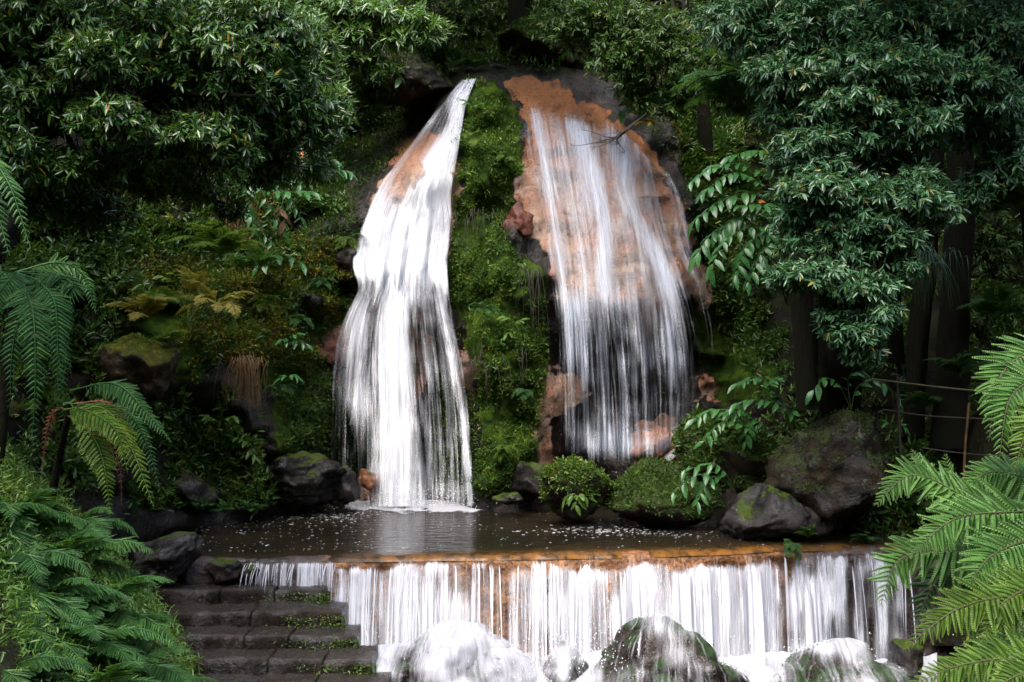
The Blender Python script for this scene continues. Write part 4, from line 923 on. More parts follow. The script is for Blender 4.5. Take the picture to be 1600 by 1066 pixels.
# near right tree ferns
Yr = 7.4
fern_paths('tree_fern', 'large mid green fern with arching fronds at the right end of the weir', (1640, 900, 7.6), [
    ([(1620,835,7.5),(1530,790,7.4),(1430,742,7.3),(1366,790,7.2)], 62, 35, 18, 'fern_pale'),
    ([(1560,850,7.7),(1500,790,7.7),(1455,745,7.8),(1424,702,7.9)], 40, 32, 13, 'fern_pale'),
    ([(1590,850,7.8),(1530,800,7.9),(1492,760,8.0),(1476,708,8.0)], 40, 30, 13, 'fern_pale'),
    ([(1660,800,7.4),(1580,800,7.2),(1490,812,7.0),(1420,870,6.9)], 66, 35, 18, 'fern_pale'),
    ([(1690,850,7.2),(1610,845,7.0),(1550,868,6.8),(1512,915,6.7)], 70, 32, 16, 'fern_pale'),
    ([(1680,770,7.7),(1600,745,7.7),(1540,740,7.7),(1490,790,7.6)], 52, 32, 14, 'fern_pale'),
    ([(1690,760,8.2),(1630,740,8.3),(1580,745,8.4),(1540,775,8.4)], 50, 30, 14, 'fern_dark'),
    ([(1640,900,7.9),(1520,862,7.9),(1410,872,7.8),(1374,950,7.7)], 66, 35, 18, 'fern_pale'),
    ([(1650,940,8.0),(1560,890,8.0),(1470,900,7.9),(1428,985,7.8)], 62, 35, 14, 'fern_dark'),
    ([(1680,930,7.6),(1620,900,7.5),(1560,930,7.4),(1535,970,7.3)], 50, 30, 14, 'fern_yellow'),
], ([(1650,1300,7.6),(1640,1080,7.6),(1640,850,7.6)], .14, .09))
fern_paths('tree_fern', 'pale green fern fronds drooping at the frame edge above the other ferns', (1720, 640, 7.9), [
    ([(1700,570,7.9),(1620,548,7.7),(1562,590,7.5),(1545,690,7.4)], 58, 35, 18, 'fern_pale'),
    ([(1710,600,7.7),(1640,590,7.5),(1580,620,7.3),(1560,725,7.2)], 58, 35, 18, 'fern_pale'),
    ([(1720,640,7.5),(1660,640,7.2),(1610,665,7.1),(1585,735,7.0)], 50, 32, 14, 'fern_lime'),
], ([(1730,1400,8.0),(1725,900,8.0),(1720,620,7.9)], .13, .09))
fern_paths('fern', 'bright lime fern fronds spreading low beneath the large fern', (1690, 1020, 6.8), [
    ([(1700,985,6.6),(1600,935,6.4),(1500,950,6.2),(1412,1015,6.1)], 62, 37, 17, 'fern_lime'),
    ([(1710,950,6.7),(1640,915,6.5),(1570,940,6.3),(1530,1010,6.2)], 58, 32, 14, 'fern_lime'),
    ([(1700,1060,6.2),(1600,1030,6.0),(1500,1040,5.9),(1415,1075,5.8)], 52, 37, 14, 'fern_lime'),
    ([(1720,920,7.0),(1650,890,6.9),(1600,905,6.8),(1575,950,6.8)], 46, 30, 13, 'fern_yellow'),
    ([(1700,1100,5.9),(1640,1050,5.8),(1580,1060,5.7),(1540,1100,5.7)], 50, 30, 14, 'fern_lime'),
    ([(1700,1040,6.6),(1600,1010,6.5),(1520,1050,6.4),(1480,1100,6.4)], 50, 30, 14, 'fern_pale')])
# hanging ferns over the left bank
hang = dict(objs=False, droop=.35, hint=(.2, -.6, .8))
H = lambda *a, **k: (list(a[0]), *a[1:], dict(hang, **k))
fern_paths('tree_fern', 'fern with limp yellow green fronds hanging over the left bank', (110, 640, 11), [
    H([(110,640,11.2),(165,640,11.0),(205,700,10.8),(240,792,10.6)], 36, 34, 17, 'fern_lime'),
    H([(110,610,11.2),(180,600,11.0),(230,645,10.9),(268,692,10.8)], 27, 34, 17, 'fern'),
    H([(100,630,11.4),(190,640,11.3),(228,690,11.3),(250,765,11.3)], 26, 34, 17, 'fern'),
    H([(110,630,11.0),(150,690,10.9),(165,740,10.8),(172,800,10.8)], 30, 26, 10, 'fern_lime'),
    H([(100,640,10.8),(130,640,10.7),(180,670,10.6),(200,740,10.6)], 34, 26, 10, 'fern_lime'),
    H([(105,650,11.2),(150,670,11.3),(185,720,11.3),(190,790,11.3)], 14, 22, 7, 'fern_red'),
    H([(105,640,11.2),(85,640,11.3),(72,680,11.3),(66,740,11.3)], 14, 22, 7, 'fern_red'),
    H([(120,630,11.5),(170,630,11.6),(195,670,11.6),(205,730,11.6)], 12, 22, 7, 'fern_red'),
], ([(60,900,11.8),(84,760,11.7),(110,635,11.2)], .05, .03))
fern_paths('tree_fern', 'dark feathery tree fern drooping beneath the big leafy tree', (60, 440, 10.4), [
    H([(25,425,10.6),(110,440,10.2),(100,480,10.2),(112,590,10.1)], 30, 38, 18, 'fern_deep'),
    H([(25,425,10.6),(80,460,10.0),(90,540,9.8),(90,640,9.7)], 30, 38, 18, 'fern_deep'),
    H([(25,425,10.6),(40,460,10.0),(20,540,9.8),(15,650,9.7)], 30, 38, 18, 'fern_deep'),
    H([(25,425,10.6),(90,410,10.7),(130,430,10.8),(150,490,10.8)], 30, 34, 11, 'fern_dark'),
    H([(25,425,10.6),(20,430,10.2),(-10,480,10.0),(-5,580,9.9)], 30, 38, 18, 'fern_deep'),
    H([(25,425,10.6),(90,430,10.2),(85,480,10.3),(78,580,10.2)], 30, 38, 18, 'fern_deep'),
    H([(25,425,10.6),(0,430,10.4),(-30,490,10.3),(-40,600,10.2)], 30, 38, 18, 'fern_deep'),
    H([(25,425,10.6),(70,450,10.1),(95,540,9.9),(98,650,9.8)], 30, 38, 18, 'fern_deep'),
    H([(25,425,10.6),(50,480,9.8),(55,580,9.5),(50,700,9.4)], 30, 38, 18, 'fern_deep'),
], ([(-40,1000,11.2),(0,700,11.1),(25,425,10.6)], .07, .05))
fern_paths('tree_fern', 'fern frond tips dangling in from the frame edge below the dark crown', (-80, 250, 8.6), [
    H([(-90,240,8.6),(-40,230,8.5),(10,280,8.3),(48,388,8.2)], 38, 34, 11, 'fern'),
    H([(-90,240,8.6),(-60,240,8.5),(-15,300,8.3),(15,400,8.2)], 38, 34, 11, 'fern')],
    ([(-190,1100,8.8),(-160,700,8.8),(-85,240,8.6)], .12, .09))
# near left fern bank
nl = 0
for i, (px, py, Y, s) in enumerate([(20,1000,8.2,.85),(110,1010,8.4,.85),(200,1040,9.0,.75),(60,930,8.8,.85),(150,940,9.2,.80),(10,870,9.0,.85),(95,860,9.5,.8),(30,800,10,.8),(-50,960,8,.9),
        (240,1085,9.2,.65),(140,1080,8.0,.75),(50,1090,7.6,.8),(-30,800,9.6,.85),(180,980,9.8,.65),(-20,1060,7.4,.8),(120,800,10.8,.7)]):
    fern(px, py + 25, Y, s, 11, ['fern', 'fern', 'fern_dark'][i % 3], 'feathery green fern in the dense fern mass on the near left bank', 'ferns massed on the near left bank', az=(-165, 35), tilt=(-20, 12), fine=True)
# individual ferns further off
fern(345, 405, 19.0, 1.1, 10, 'fern_lime', 'bright green fern arching out of the mossy left bank', az=(-190, 10), tilt=(-15, 25), seed=3)
fern(405, 425, 19.8, .75, 6, 'fern', 'small fern beside the bright one on the mossy left bank', az=(-170, 10), tilt=(0, 30))
fern(225, 500, 17.0, .75, 10, 'fern_yellow', 'pale yellow fern just above the moss capped boulder', az=(-180, 10), tilt=(-15, 20))
fern(335, 482, 18.2, .85, 9, 'fern_yellow', 'orange tinged fern on the bank beyond the yellow fern', az=(-170, 10), tilt=(-15, 20))
fern(300, 465, 18.4, .60, 7, 'fern_yellow', 'small upright yellowing fern between the two yellow ferns', az=(-180, 0), tilt=(20, 60))
fern(262, 540, 17.0, .50, 5, 'fern_lime', 'small lime fern at the shoulder of the moss capped boulder', az=(-120, 0), tilt=(0, 20))
for q, (px, py, Y, s, lb) in enumerate([(318,800,17.8,.34,'small fern tuft at the water under the left bank'),(352,803,18.0,.34,'middle fern tuft of the row at the pool edge'),(392,803,18.4,.36,'end fern tuft of the row nearest the white fall')]):
    fern(px, py, Y, s, 9, 'fern', lb, az=(-190, 10), tilt=(10, 45))
fern(1236, 850, 16.55, .34, 9, 'fern', 'fern tuft hanging over the weir lip beside the triangular rock', az=(-130, -50), tilt=(-50, 20), droopy=1)
fern(1262, 842, 16.9, .32, 8, 'sprig', 'low ferny tuft on the weir top behind the hanging tuft', az=(-180, 0), tilt=(10, 50))
fern(1350, 850, 17.0, .36, 8, 'fern_dark', 'dark fern at the foot of the huge overhanging boulder', az=(-180, 0), tilt=(0, 40))
fern(1165, 165, 19.5, 1.6, 9, 'fern', 'tree fern with long wet fronds arching towards the curtain fall', az=(-230, -60), tilt=(-5, 35), name='tree_fern', cat='tree fern', fine=True, seed=2)
fern(1200, 190, 20, 1.3, 7, 'fern_dark', 'dark tree fern crown behind the long wet fronds', az=(-230, -30), tilt=(-5, 25), name='tree_fern', cat='tree fern', fine=True)
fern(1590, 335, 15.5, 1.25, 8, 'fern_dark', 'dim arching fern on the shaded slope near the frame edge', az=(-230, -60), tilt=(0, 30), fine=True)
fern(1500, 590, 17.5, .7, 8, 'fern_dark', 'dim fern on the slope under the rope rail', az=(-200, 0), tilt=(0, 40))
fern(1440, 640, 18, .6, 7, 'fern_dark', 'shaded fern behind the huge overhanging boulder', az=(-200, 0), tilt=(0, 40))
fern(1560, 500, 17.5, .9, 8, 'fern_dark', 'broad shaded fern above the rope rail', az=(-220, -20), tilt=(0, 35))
fern(690, 100, 24.4, .7, 8, 'fern_dark', 'dark fern behind the moss topped boulder at the crest', az=(-200, 0), tilt=(0, 40))
fern(742, 108, 23.9, .6, 8, 'under', 'long bladed fern in the notch above the moss buttress', az=(-200, 0), tilt=(0, 40))
fern(440, 605, 20, .45, 7, 'fern_dark', 'small dark fern below the glossy rosette on the left bank', az=(-180, 0), tilt=(-10, 30), droopy=1)
fern(545, 372, 21.6, .5, 7, 'moss', 'mossy green fern beside the ledge rock by the white fall', az=(-180, 0), tilt=(-20, 20), droopy=1)
fern(590, 185, 23.2, .45, 7, 'fern', 'small fern lit at the edge of the white fall below its crest', az=(-180, 0), tilt=(-10, 30))

# ------- broad leaved plants with single leaves as parts
def leaf_big(matk):
    key = ('leaf', matk)
    if key not in FR:
        s = np.linspace(0, 1, 7); V = []; 
        for v in (-1, -.5, 0, .5, 1):
            wv = .17 * np.sin(np.pi * np.clip(s * .96 + .04, 0, 1) ** .85) ** .8
            V.append(np.stack([s, v * wv * (1 + .06 * np.sin(s * 25 + v)), -.28 * s ** 2 + .22 * abs(v) * wv + .012 * np.sin(s * 20) * abs(v)], 1))
        V = np.concatenate(V); FR[key] = mesh('leaf', V, gridfaces(7, 5), M[matk], {'rnd': np.full(len(V), .3)})
    return FR[key]
def leafy_stem(root, pts, n, size, matk, rs, special=()):
    c = spline(pts, 24); t, s, u = frame_at(c, np.array([0, -.25, 1.]))
    st_ = link('stem', rachis_mesh('stem', c, .010, M['stem'], root), root); o0 = np.array(root.location)
    for i in range(n):
        q = .22 + .78 * i / max(n - 1, 1); j = min(int(q * 23), 23); sg = 1 if i % 2 else -1
        d = norm(sg * s[j] * (1 - .55 * (q > .93)) + t[j] * (.55 + .4 * q) - .28 * u[j] + .2 * rs.normal(size=3) - np.array([0, .25, .1]))
        y = norm(np.cross(norm(u[j] + np.array([0, -.5, .5]) + .25 * rs.normal(size=3)), d)); z = np.cross(d, y)
        mk = special[i] if i < len(special) and special[i] else matk
        o = link('leaf', leaf_big(mk), st_); l = size * rs.uniform(.75, 1.15)
        m = Matrix(np.column_stack([d, y, z]).tolist()).to_4x4(); m.translation = Vector((c[j] - o0).tolist()); o.matrix_local = m @ Matrix.Diagonal((l, l * rs.uniform(.85, 1.2), l, 1))
        if mk != matk: o['label'] = 'yellow leaf' if mk == 'yellowleaf' else 'orange withered leaf'
def plant(name, label, base, stems, size, n=9, matk='ginger', cat='plant', group=None, special=()):
    root = thing(name, P(*base), label, cat, group); rs = np.random.default_rng(int(base[0] * 3 + base[1]))
    for k_, sp in enumerate(stems): leafy_stem(root, path(base, *[(a, b, float(min(c, Dc(a, b) - .12))) for a, b, c in sp]), n, size, matk, rs, special if k_ == 0 else ())
    return root
plant('ginger_plant', 'glossy broad leaved plant reaching towards the fall with a yellowed leaf', (400,330,20.4),
      [[(440,275,20.2),(500,262,20.0),(555,270,19.9)], [(430,260,20.0),(470,240,19.9),(530,252,19.8)], [(420,300,19.9),(455,300,19.8),(490,300,19.7)]], .30, 13, special=(None, None, 'orangeleaf', None, None, None, 'yellowleaf', 'yellowleaf'))
plant('ginger_plant', 'glossy leaved plant spilling down beside the broad leaf plant on the left bank', (385,300,20.2),
      [[(400,265,20),(440,290,19.9),(470,340,19.8)], [(400,270,20),(410,300,19.9),(440,360,19.8)], [(390,280,20),(385,310,19.9),(395,350,19.8)], [(420,250,20),(450,262,19.9),(475,300,19.8)]], .22, 16, special=(None, 'yellowleaf'))
plant('ginger_plant', 'low plant with a few round glossy leaves on the green mossy bank', (445,440,20.6), [[(430,405,20.4),(450,400,20.3),(475,415,20.2)], [(440,410,20.4),(420,400,20.3),(405,415,20.2)]], .28, 7)
plant('ginger_plant', 'wet leafy sprig under the pale dead leaf on the left bank', (385,380,20.3), [[(385,335,20.2),(395,340,20.1),(405,370,20.0)], [(400,350,20.2),(415,370,20.1),(430,385,20.0)]], .22, 8)
plant('leafy_rosette', 'pale glossy rosette at the lower edge of the mossy bank', (455,545,20.2), [[(450,530,20.1),(440,532,20)], [(458,530,20.1),(478,538,20)], [(455,528,20.1),(462,522,20)]], .20, 8)
plant('leafy_rosette', 'single pale leafy sprig on the dark rock below the mossy bank', (452,600,19.9), [[(448,588,19.8),(440,590,19.8)], [(455,586,19.8),(466,590,19.8)]], .20, 6)
plant('ginger_plant', 'tallest glossy plant on the right of the curtain fall under the tree fern', (1240,330,18.6),
      [[(1180,262,18.4),(1120,258,18.2),(1080,285,18.0)], [(1180,280,18.3),(1140,272,18.1),(1100,300,18.0)], [(1210,250,18.5),(1180,235,18.4),(1140,245,18.3)]], .28, 20)
plant('ginger_plant', 'glossy plant with long leaf sprays midway down beside the curtain fall', (1250,420,18.4),
      [[(1190,310,18.2),(1130,312,18.0),(1085,345,17.9)], [(1190,340,18.2),(1120,360,18.0),(1088,400,17.9)], [(1200,330,18.2),(1150,340,18.0),(1120,370,17.9)], [(1220,330,18.2),(1190,320,18),(1150,322,17.9)]], .29, 21, special=(None, None, None, 'orangeleaf'))
plant('ginger_plant', 'lowest hanging glossy spray beside the dark tree trunk and the fall', (1255,450,18.2),
      [[(1200,360,18),(1140,370,17.8),(1110,420,17.7)], [(1210,370,18),(1170,380,17.8),(1150,430,17.7)], [(1220,380,18),(1195,390,17.8),(1170,440,17.7)], [(1225,360,18),(1205,370,17.8),(1195,430,17.8)]], .27, 20)
plant('ginger_plant', 'glossy plant on top of the green bank under the trunks', (1240,680,18.6),
      [[(1210,610,18.5),(1180,590,18.4),(1150,600,18.3)], [(1220,620,18.5),(1200,600,18.4),(1215,590,18.3)], [(1230,640,18.4),(1190,625,18.3),(1150,630,18.2)], [(1240,640,18.5),(1250,610,18.4),(1265,600,18.4)]], .24, 16)
plant('ginger_plant', 'glossy plant draping over the pale spur rock', (1200,720,18.6),
      [[(1160,655,18.4),(1120,640,18.3),(1085,655,18.2)], [(1170,670,18.3),(1130,660,18.2),(1100,690,18.1)], [(1180,660,18.4),(1160,640,18.3),(1130,645,18.2)], [(1190,670,18.4),(1175,655,18.3),(1165,690,18.2)]], .23, 17)
plant('ginger_plant', 'low glossy plant leaning over the pool from the mossy mound', (1150,770,18.2),
      [[(1120,740,18.0),(1085,745,17.9),(1052,770,17.8)], [(1120,745,18.0),(1100,760,17.9),(1090,785,17.8)], [(1130,735,18.0),(1110,725,17.9),(1070,735,17.8)]], .24, 10)
plant('ginger_plant', 'dim glossy plant on the root mound between the trunks', (1330,640,17.6), [[(1310,600,17.5),(1290,592,17.4),(1270,610,17.3)], [(1340,605,17.5),(1370,595,17.4),(1400,615,17.3)], [(1325,600,17.5),(1330,585,17.4),(1345,580,17.4)]], .24, 9)
plant('ginger_plant', 'small pale leaved plant on the slope behind the huge boulder', (1400,690,17.4), [[(1390,665,17.3),(1385,660,17.3)], [(1405,665,17.3),(1415,668,17.3)]], .18, 7)
plant('ginger_plant', 'yellow leaved sprig standing out against the dark above the boulders', (850,95,23.6), [[(845,60,23.5),(848,48,23.4)], [(880,20,23.4),(900,12,23.3)]], .26, 6, matk='sprig')
plant('ginger_plant', 'withered plant with large yellow drooping leaves right of the orange crest', (1022,200,21.8), [[(1022,190,21.7),(1005,190,21.6)], [(1024,190,21.7),(1045,192,21.6)]], .42, 3, matk='yellowleaf')
plant('ginger_plant', 'broad leaved plant in shade above the yellow withered leaves', (1010,190,22.2), [[(1000,150,22.1),(960,140,22)], [(1030,150,22.1),(1050,130,22)], [(990,170,22.1),(965,175,22)], [(1040,165,22.1),(1070,150,22)]], .36, 9)
plant('ginger_plant', 'hanging sprig with one long yellow leaf left of the boulder behind the crest', (555,60,22.5), [[(560,80,22.4),(562,118,22.3)], [(575,80,22.4),(590,95,22.3)], [(600,90,22.4),(628,125,22.3)]], .30, 7, matk='laurel', special=(None, 'yellowleaf', 'yellowleaf'))
plant('leafy_sprig', 'bright sprig of pointed leaves hanging low on the moss buttress', (800,520,20.6), [[(798,500,20.5),(790,495,20.5)], [(805,505,20.5),(815,500,20.5)], [(795,520,20.5),(785,528,20.5)]], .18, 6, matk='sprig')
plant('leafy_sprig', 'small two leaved sprig midway up the moss buttress', (728,275,21.3), [[(725,272,21.2),(733,268,21.2)]], .22, 5, matk='sprig')
plant('leafy_sprig', 'tuft of pointed leaves near the top of the moss buttress', (738,170,21.8), [[(735,165,21.7),(730,160,21.7)], [(742,165,21.7),(748,163,21.7)]], .20, 5, matk='sprig')
plant('leafy_sprig', 'bright rosette at the foot of the round leafy rock', (902,780,18.2), [[(898,772,18.1),(885,778,18.1)], [(906,772,18.1),(918,778,18.1)], [(902,775,18.1),(900,790,18.0)]], .22, 6, matk='sprig')
plant('dead_leaf_cluster', 'orange dead leaves hanging at the right end of the left tree', (470,235,19.4), [[(480,240,19.3),(495,245,19.3)], [(478,245,19.3),(488,255,19.3)]], .22, 4, matk='orangeleaf', cat='dead leaves')
plant('dead_leaf_cluster', 'pale brown dead leaf hanging under the glossy left plant', (442,320,19.9), [[(442,335,19.8),(445,345,19.8)], [(438,325,19.8),(436,340,19.8)]], .26, 3, matk='drygrass', cat='dead leaves')

# ------- trees
def ell(n, rs, shell=.55):
    v = norm(rs.normal(size=(n, 3))); return v * (rs.random(n) ** shell)[:, None]
def crown(root, clumps, matk, L, Wf, per=10, limbs_from=None, droop=.35, seed=1, twig=.35, limb_r=.05, name='crown'):
    rs = np.random.default_rng(seed); ac = Acc(); tw = Acc()
    for (px, py, Y, rx, rz, ry, n) in clumps:
        c = P(px, py, Y); k = Y / F; e = ell(n, rs); tip = c + e * np.array([rx * k, ry, rz * k])
        ax = norm(e * np.array([1, 1, .5]) + np.array([0, -.25, -.15]) + .35 * rs.normal(size=(n, 3)))
        st_ = tip - ax * (twig * rs.uniform(.6, 1.4, n))[:, None] + np.array([0, 0, .06])
        seg3(tw, st_, tip, .005)
        m = per; T = np.repeat(tip, m, 0); A = np.repeat(ax, m, 0); S0 = np.repeat(st_, m, 0); N = len(T)
        f = np.tile(np.linspace(0, 1, m), n) ** .5
        base = S0 + (T - S0) * (.25 + .75 * f)[:, None]
        rad = rs.normal(size=(N, 3)); rad = norm(rad - (rad * A).sum(1, keepdims=True) * A)
        d = norm(A * rs.uniform(.3, .9, (N, 1)) + rad * .8 + np.array([0, 0, -droop]) + .1 * rs.normal(size=(N, 3)))
        nr = norm(A * .5 + np.array([0, -.35, .9]) + .35 * rs.normal(size=(N, 3)))
        l = L * rs.uniform(.65, 1.2, N)
        tone = np.clip(np.repeat(rs.uniform(.05, .75, n), m) + .15 * rs.normal(size=N) + .25 * (f > .9), .02, .93); tone = np.where(rs.random(N) < .010, .985, tone)
        leaves(ac, base, d, nr, l, l * Wf, tone)
        if limbs_from is not None:
            a = P(*limbs_from); b = c; mid = (a + b) / 2 + np.array([0, 0, .25]) + .12 * rs.normal(size=3)
            tube(tw, spline([a, mid, b], 12), np.linspace(limb_r, .012, 12), 6, .1)
            nl_ = min(n // 10, 40); idx = rs.choice(n, max(nl_, 1), replace=False)
            for j in idx: tube(tw, spline([c + (a - c) * rs.uniform(0, .25), (c + tip[j]) / 2 + .1 * rs.normal(size=3), st_[j]], 5), np.linspace(.014, .005, 5), 4)
    o = link(name, ac.mesh(name, M[matk], root), root, kind='stuff')
    link('branches', tw.mesh('branches', M['bark'], root), root, kind='stuff')
def trunk(root, pts, r0, r1, name='trunk', rough=.22, n=14, matk='bark'):
    ac = Acc(); c = spline(path(*pts), 40); tube(ac, c, np.linspace(r0, r1, 40), n, rough); return link(name, ac.mesh(name, M[matk], root), root)
def tree(name, label, base, trunks, crowns, cat='tree', group=None):
    root = thing(name, P(*base), label, cat, group)
    for t_ in trunks: trunk(root, *t_)
    for c_ in crowns: crown(root, **c_)
    return root

tree('laurel_tree', 'big dark leafy tree whose crown fills the corner above the left bank', (-120, 820, 13), [([(-120,820,13),(-90,600,12.8),(-30,350,12.6),(0,60,12.4),(40,-250,12.4)], .28, .12), ([(-30,350,12.6),(90,200,12.4),(260,150,12.2),(400,150,12)], .08, .02)],
     [dict(clumps=[(60,30,12.0,120,80,.9,260),(150,90,11.6,90,50,.6,150),(240,40,12.2,120,70,.9,260),(60,160,12,110,50,.7,200),(170,190,11.6,80,36,.5,110),(270,130,12.4,90,50,.7,200),(300,210,12,70,30,.5,90),(380,110,12.4,90,70,.8,240),(120,270,12.2,90,30,.6,110),(20,240,11.6,60,60,.6,110),(330,230,12.6,100,60,.7,220),(450,160,13,70,70,.6,240),(500,190,13.4,40,45,.4,90),(420,270,13.6,50,30,.4,80),(300,290,13.4,60,30,.5,90),(360,330,13.8,30,20,.3,34),(230,280,13,50,40,.5,80),(150,330,13.4,70,40,.6,110),(400,40,12.6,110,60,.8,260),(420,220,13.4,70,45,.5,130),(200,260,12.6,120,50,.7,200),(-40,120,12,100,200,1.2,260),(60,300,13,110,50,.8,180)],
           matk='laurel', L=.118, Wf=.29, per=15, limbs_from=(20,100,12.6), seed=4, twig=.42),
      dict(clumps=[(60,-220,12,240,160,2.0,260),(-250,-100,11,250,250,3,260)], matk='laurel', L=.30, Wf=.42, per=9, limbs_from=(40,-100,12.5), seed=5)])  # coarse upper crown out of view, added to block sky light
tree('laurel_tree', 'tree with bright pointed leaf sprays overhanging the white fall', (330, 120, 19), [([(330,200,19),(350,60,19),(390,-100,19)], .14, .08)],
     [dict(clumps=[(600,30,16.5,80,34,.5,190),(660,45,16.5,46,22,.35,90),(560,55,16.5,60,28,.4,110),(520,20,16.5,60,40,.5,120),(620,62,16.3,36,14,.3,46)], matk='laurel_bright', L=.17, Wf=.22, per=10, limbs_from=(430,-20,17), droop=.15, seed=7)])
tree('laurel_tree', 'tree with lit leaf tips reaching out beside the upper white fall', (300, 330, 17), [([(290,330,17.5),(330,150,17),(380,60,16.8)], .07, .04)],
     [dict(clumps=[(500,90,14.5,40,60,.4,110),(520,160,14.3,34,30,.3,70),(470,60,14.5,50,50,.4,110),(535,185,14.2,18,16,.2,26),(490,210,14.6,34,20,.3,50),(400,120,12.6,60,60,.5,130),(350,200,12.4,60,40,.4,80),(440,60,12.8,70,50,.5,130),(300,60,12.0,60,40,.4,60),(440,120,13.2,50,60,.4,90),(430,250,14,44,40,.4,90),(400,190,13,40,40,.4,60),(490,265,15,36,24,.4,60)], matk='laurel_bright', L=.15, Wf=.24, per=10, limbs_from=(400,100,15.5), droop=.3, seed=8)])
rc = [(1180,40,14.5,110,55,.7,300),(1300,50,14.4,110,60,.8,330),(1430,50,14.6,110,60,.8,330),(1540,60,14.6,90,70,.8,260),(1240,120,14.2,90,40,.6,230),(1370,110,14,110,45,.7,330),(1480,130,14.2,80,45,.7,230),
      (1330,170,14,90,34,.6,220),(1430,190,14,80,30,.6,170),(1540,150,14.4,70,45,.6,190),(1290,225,14,90,28,.5,210),(1230,250,14.2,40,30,.4,80),(1400,250,14.4,60,20,.4,80),
      (1300,300,13.8,100,34,.6,320),(1400,315,13.8,80,32,.6,250),(1460,330,14,40,26,.5,100),(1240,340,14,46,22,.4,90),(1340,350,13.8,80,26,.5,190),(1400,375,13.8,50,24,.4,120),
      (1270,430,13.6,76,22,.5,190),(1340,450,13.6,70,28,.5,200),(1370,490,13.6,40,24,.4,110),(1340,520,13.6,50,26,.4,140),(1350,555,13.7,34,14,.3,60),(1230,440,13.8,36,20,.3,60),(1230,180,14.3,50,26,.4,110),(1210,90,14.4,60,40,.5,130),(1290,265,13.9,60,22,.4,110),(1250,300,14,40,24,.3,70),(1300,380,13.9,60,24,.4,110),(1250,390,13.9,40,22,.3,60),(1420,215,14.1,70,24,.4,110),(1440,280,14,50,26,.4,90),(1410,420,13.9,36,26,.4,70),(1300,490,13.7,34,30,.3,60),(1390,150,14,60,30,.4,100),(1330,400,13.8,50,24,.4,90)]
tree('pittosporum_tree', 'large tree with narrow glossy leaves in hanging layers over the dark boulder', (1330,680,16.5),
     [([(1312,700,18.9),(1312,630,18.6),(1320,540,17.4),(1330,420,16.2),(1340,250,15.6),(1350,60,15),(1360,-150,14.8)], .34, .13)],
     [dict(clumps=rc, matk='willow', L=.125, Wf=.27, per=14, limbs_from=(1340,230,15.4), droop=.45, seed=10, limb_r=.04),
      dict(clumps=[(1350,-160,14.5,260,140,2.4,360),(1720,-340,13,200,130,2.6,220),(1100,-190,15,140,90,1.8,110)], matk='willow', L=.30, Wf=.40, per=9, limbs_from=(1360,-100,15), seed=11)])  # big-leaved clumps above the frame, added to cast shade
tree('leaning_tree', 'tree with paler drooping leaves at the right frame edge', (1640,500,16), [([(1640,640,16),(1620,400,15.8),(1590,200,15.5),(1560,0,15.2),(1540,-150,15)], .22, .10)],
     [dict(clumps=[(1530,200,15,70,34,.6,150),(1570,270,15,50,40,.5,140),(1520,300,15,50,30,.5,90),(1580,180,15,40,60,.6,140),(1500,160,15,40,30,.5,80),(1590,90,15,50,60,.6,160)], matk='willow', L=.15, Wf=.27, per=10, limbs_from=(1590,150,15.4), seed=12)])
for (lab, pts, r0, r1) in [('straight dark trunk between the glossy plants and the layered leaves', [(1262,640,17.5),(1252,480,17.5),(1232,330,17.4),(1218,180,17.4),(1205,0,17.4),(1200,-200,17.4)], .25, .13),
        ('thin dark trunk seen through the leaves beside the straight dark trunk', [(1290,600,19),(1278,400,19),(1262,200,19),(1255,-100,19)], .13, .08),
        ('slim dark trunk behind the layered leaves below the tree top', [(1320,600,19.5),(1300,350,19.5),(1290,150,19.5),(1285,-100,19.5)], .16, .10),
        ('broad black trunk at the right of the layered crown', [(1485,700,18),(1490,520,18),(1496,380,17.9),(1500,220,17.8),(1510,0,17.8),(1515,-200,17.8)], .30, .20),
        ('dark split trunk left of the broad black trunk', [(1425,680,18.6),(1435,520,18.5),(1450,380,18.4),(1462,200,18.3),(1465,-100,18.3)], .24, .15),
        ('far dark trunk in the gap at the top right corner', [(1580,600,21),(1575,300,21),(1560,100,21),(1550,-200,21)], .26, .18)]:
    root = thing('tree', P(*pts[0]), lab, 'tree'); trunk(root, pts, r0 * .8, r1 * .8, rough=.35)
    pp = pts[-1]; crown(root, [(pp[0], pp[1] - 60, pp[2], 150, 110, 1.6, 70)], 'laurel', .28, .4, 9, limbs_from=pp, seed=int(pp[0]))
tree('fine_leaved_tree', 'shadowy tree standing behind the layered narrow leaved tree', (1450,640,21), [([(1400,600,21),(1395,300,21),(1390,-50,21)], .14, .09)],
     [dict(clumps=[(1150,120,19.5,60,60,.6,150),(1240,200,19.5,80,60,.6,170),(1330,260,19.5,90,60,.6,200),(1440,280,19.5,90,60,.6,200),(1550,380,19,80,60,.6,170),(1400,420,19.5,80,60,.6,160),(1280,380,19.5,70,50,.6,130),(1540,230,19,80,60,.6,150),(1450,120,19.5,120,60,.8,200),(1220,60,19.5,100,60,.8,180),(1580,480,18.5,60,40,.5,90),(1180,420,19,50,60,.5,100)], matk='under', L=.14, Wf=.3, per=12, limbs_from=(1395,150,21), seed=19)])
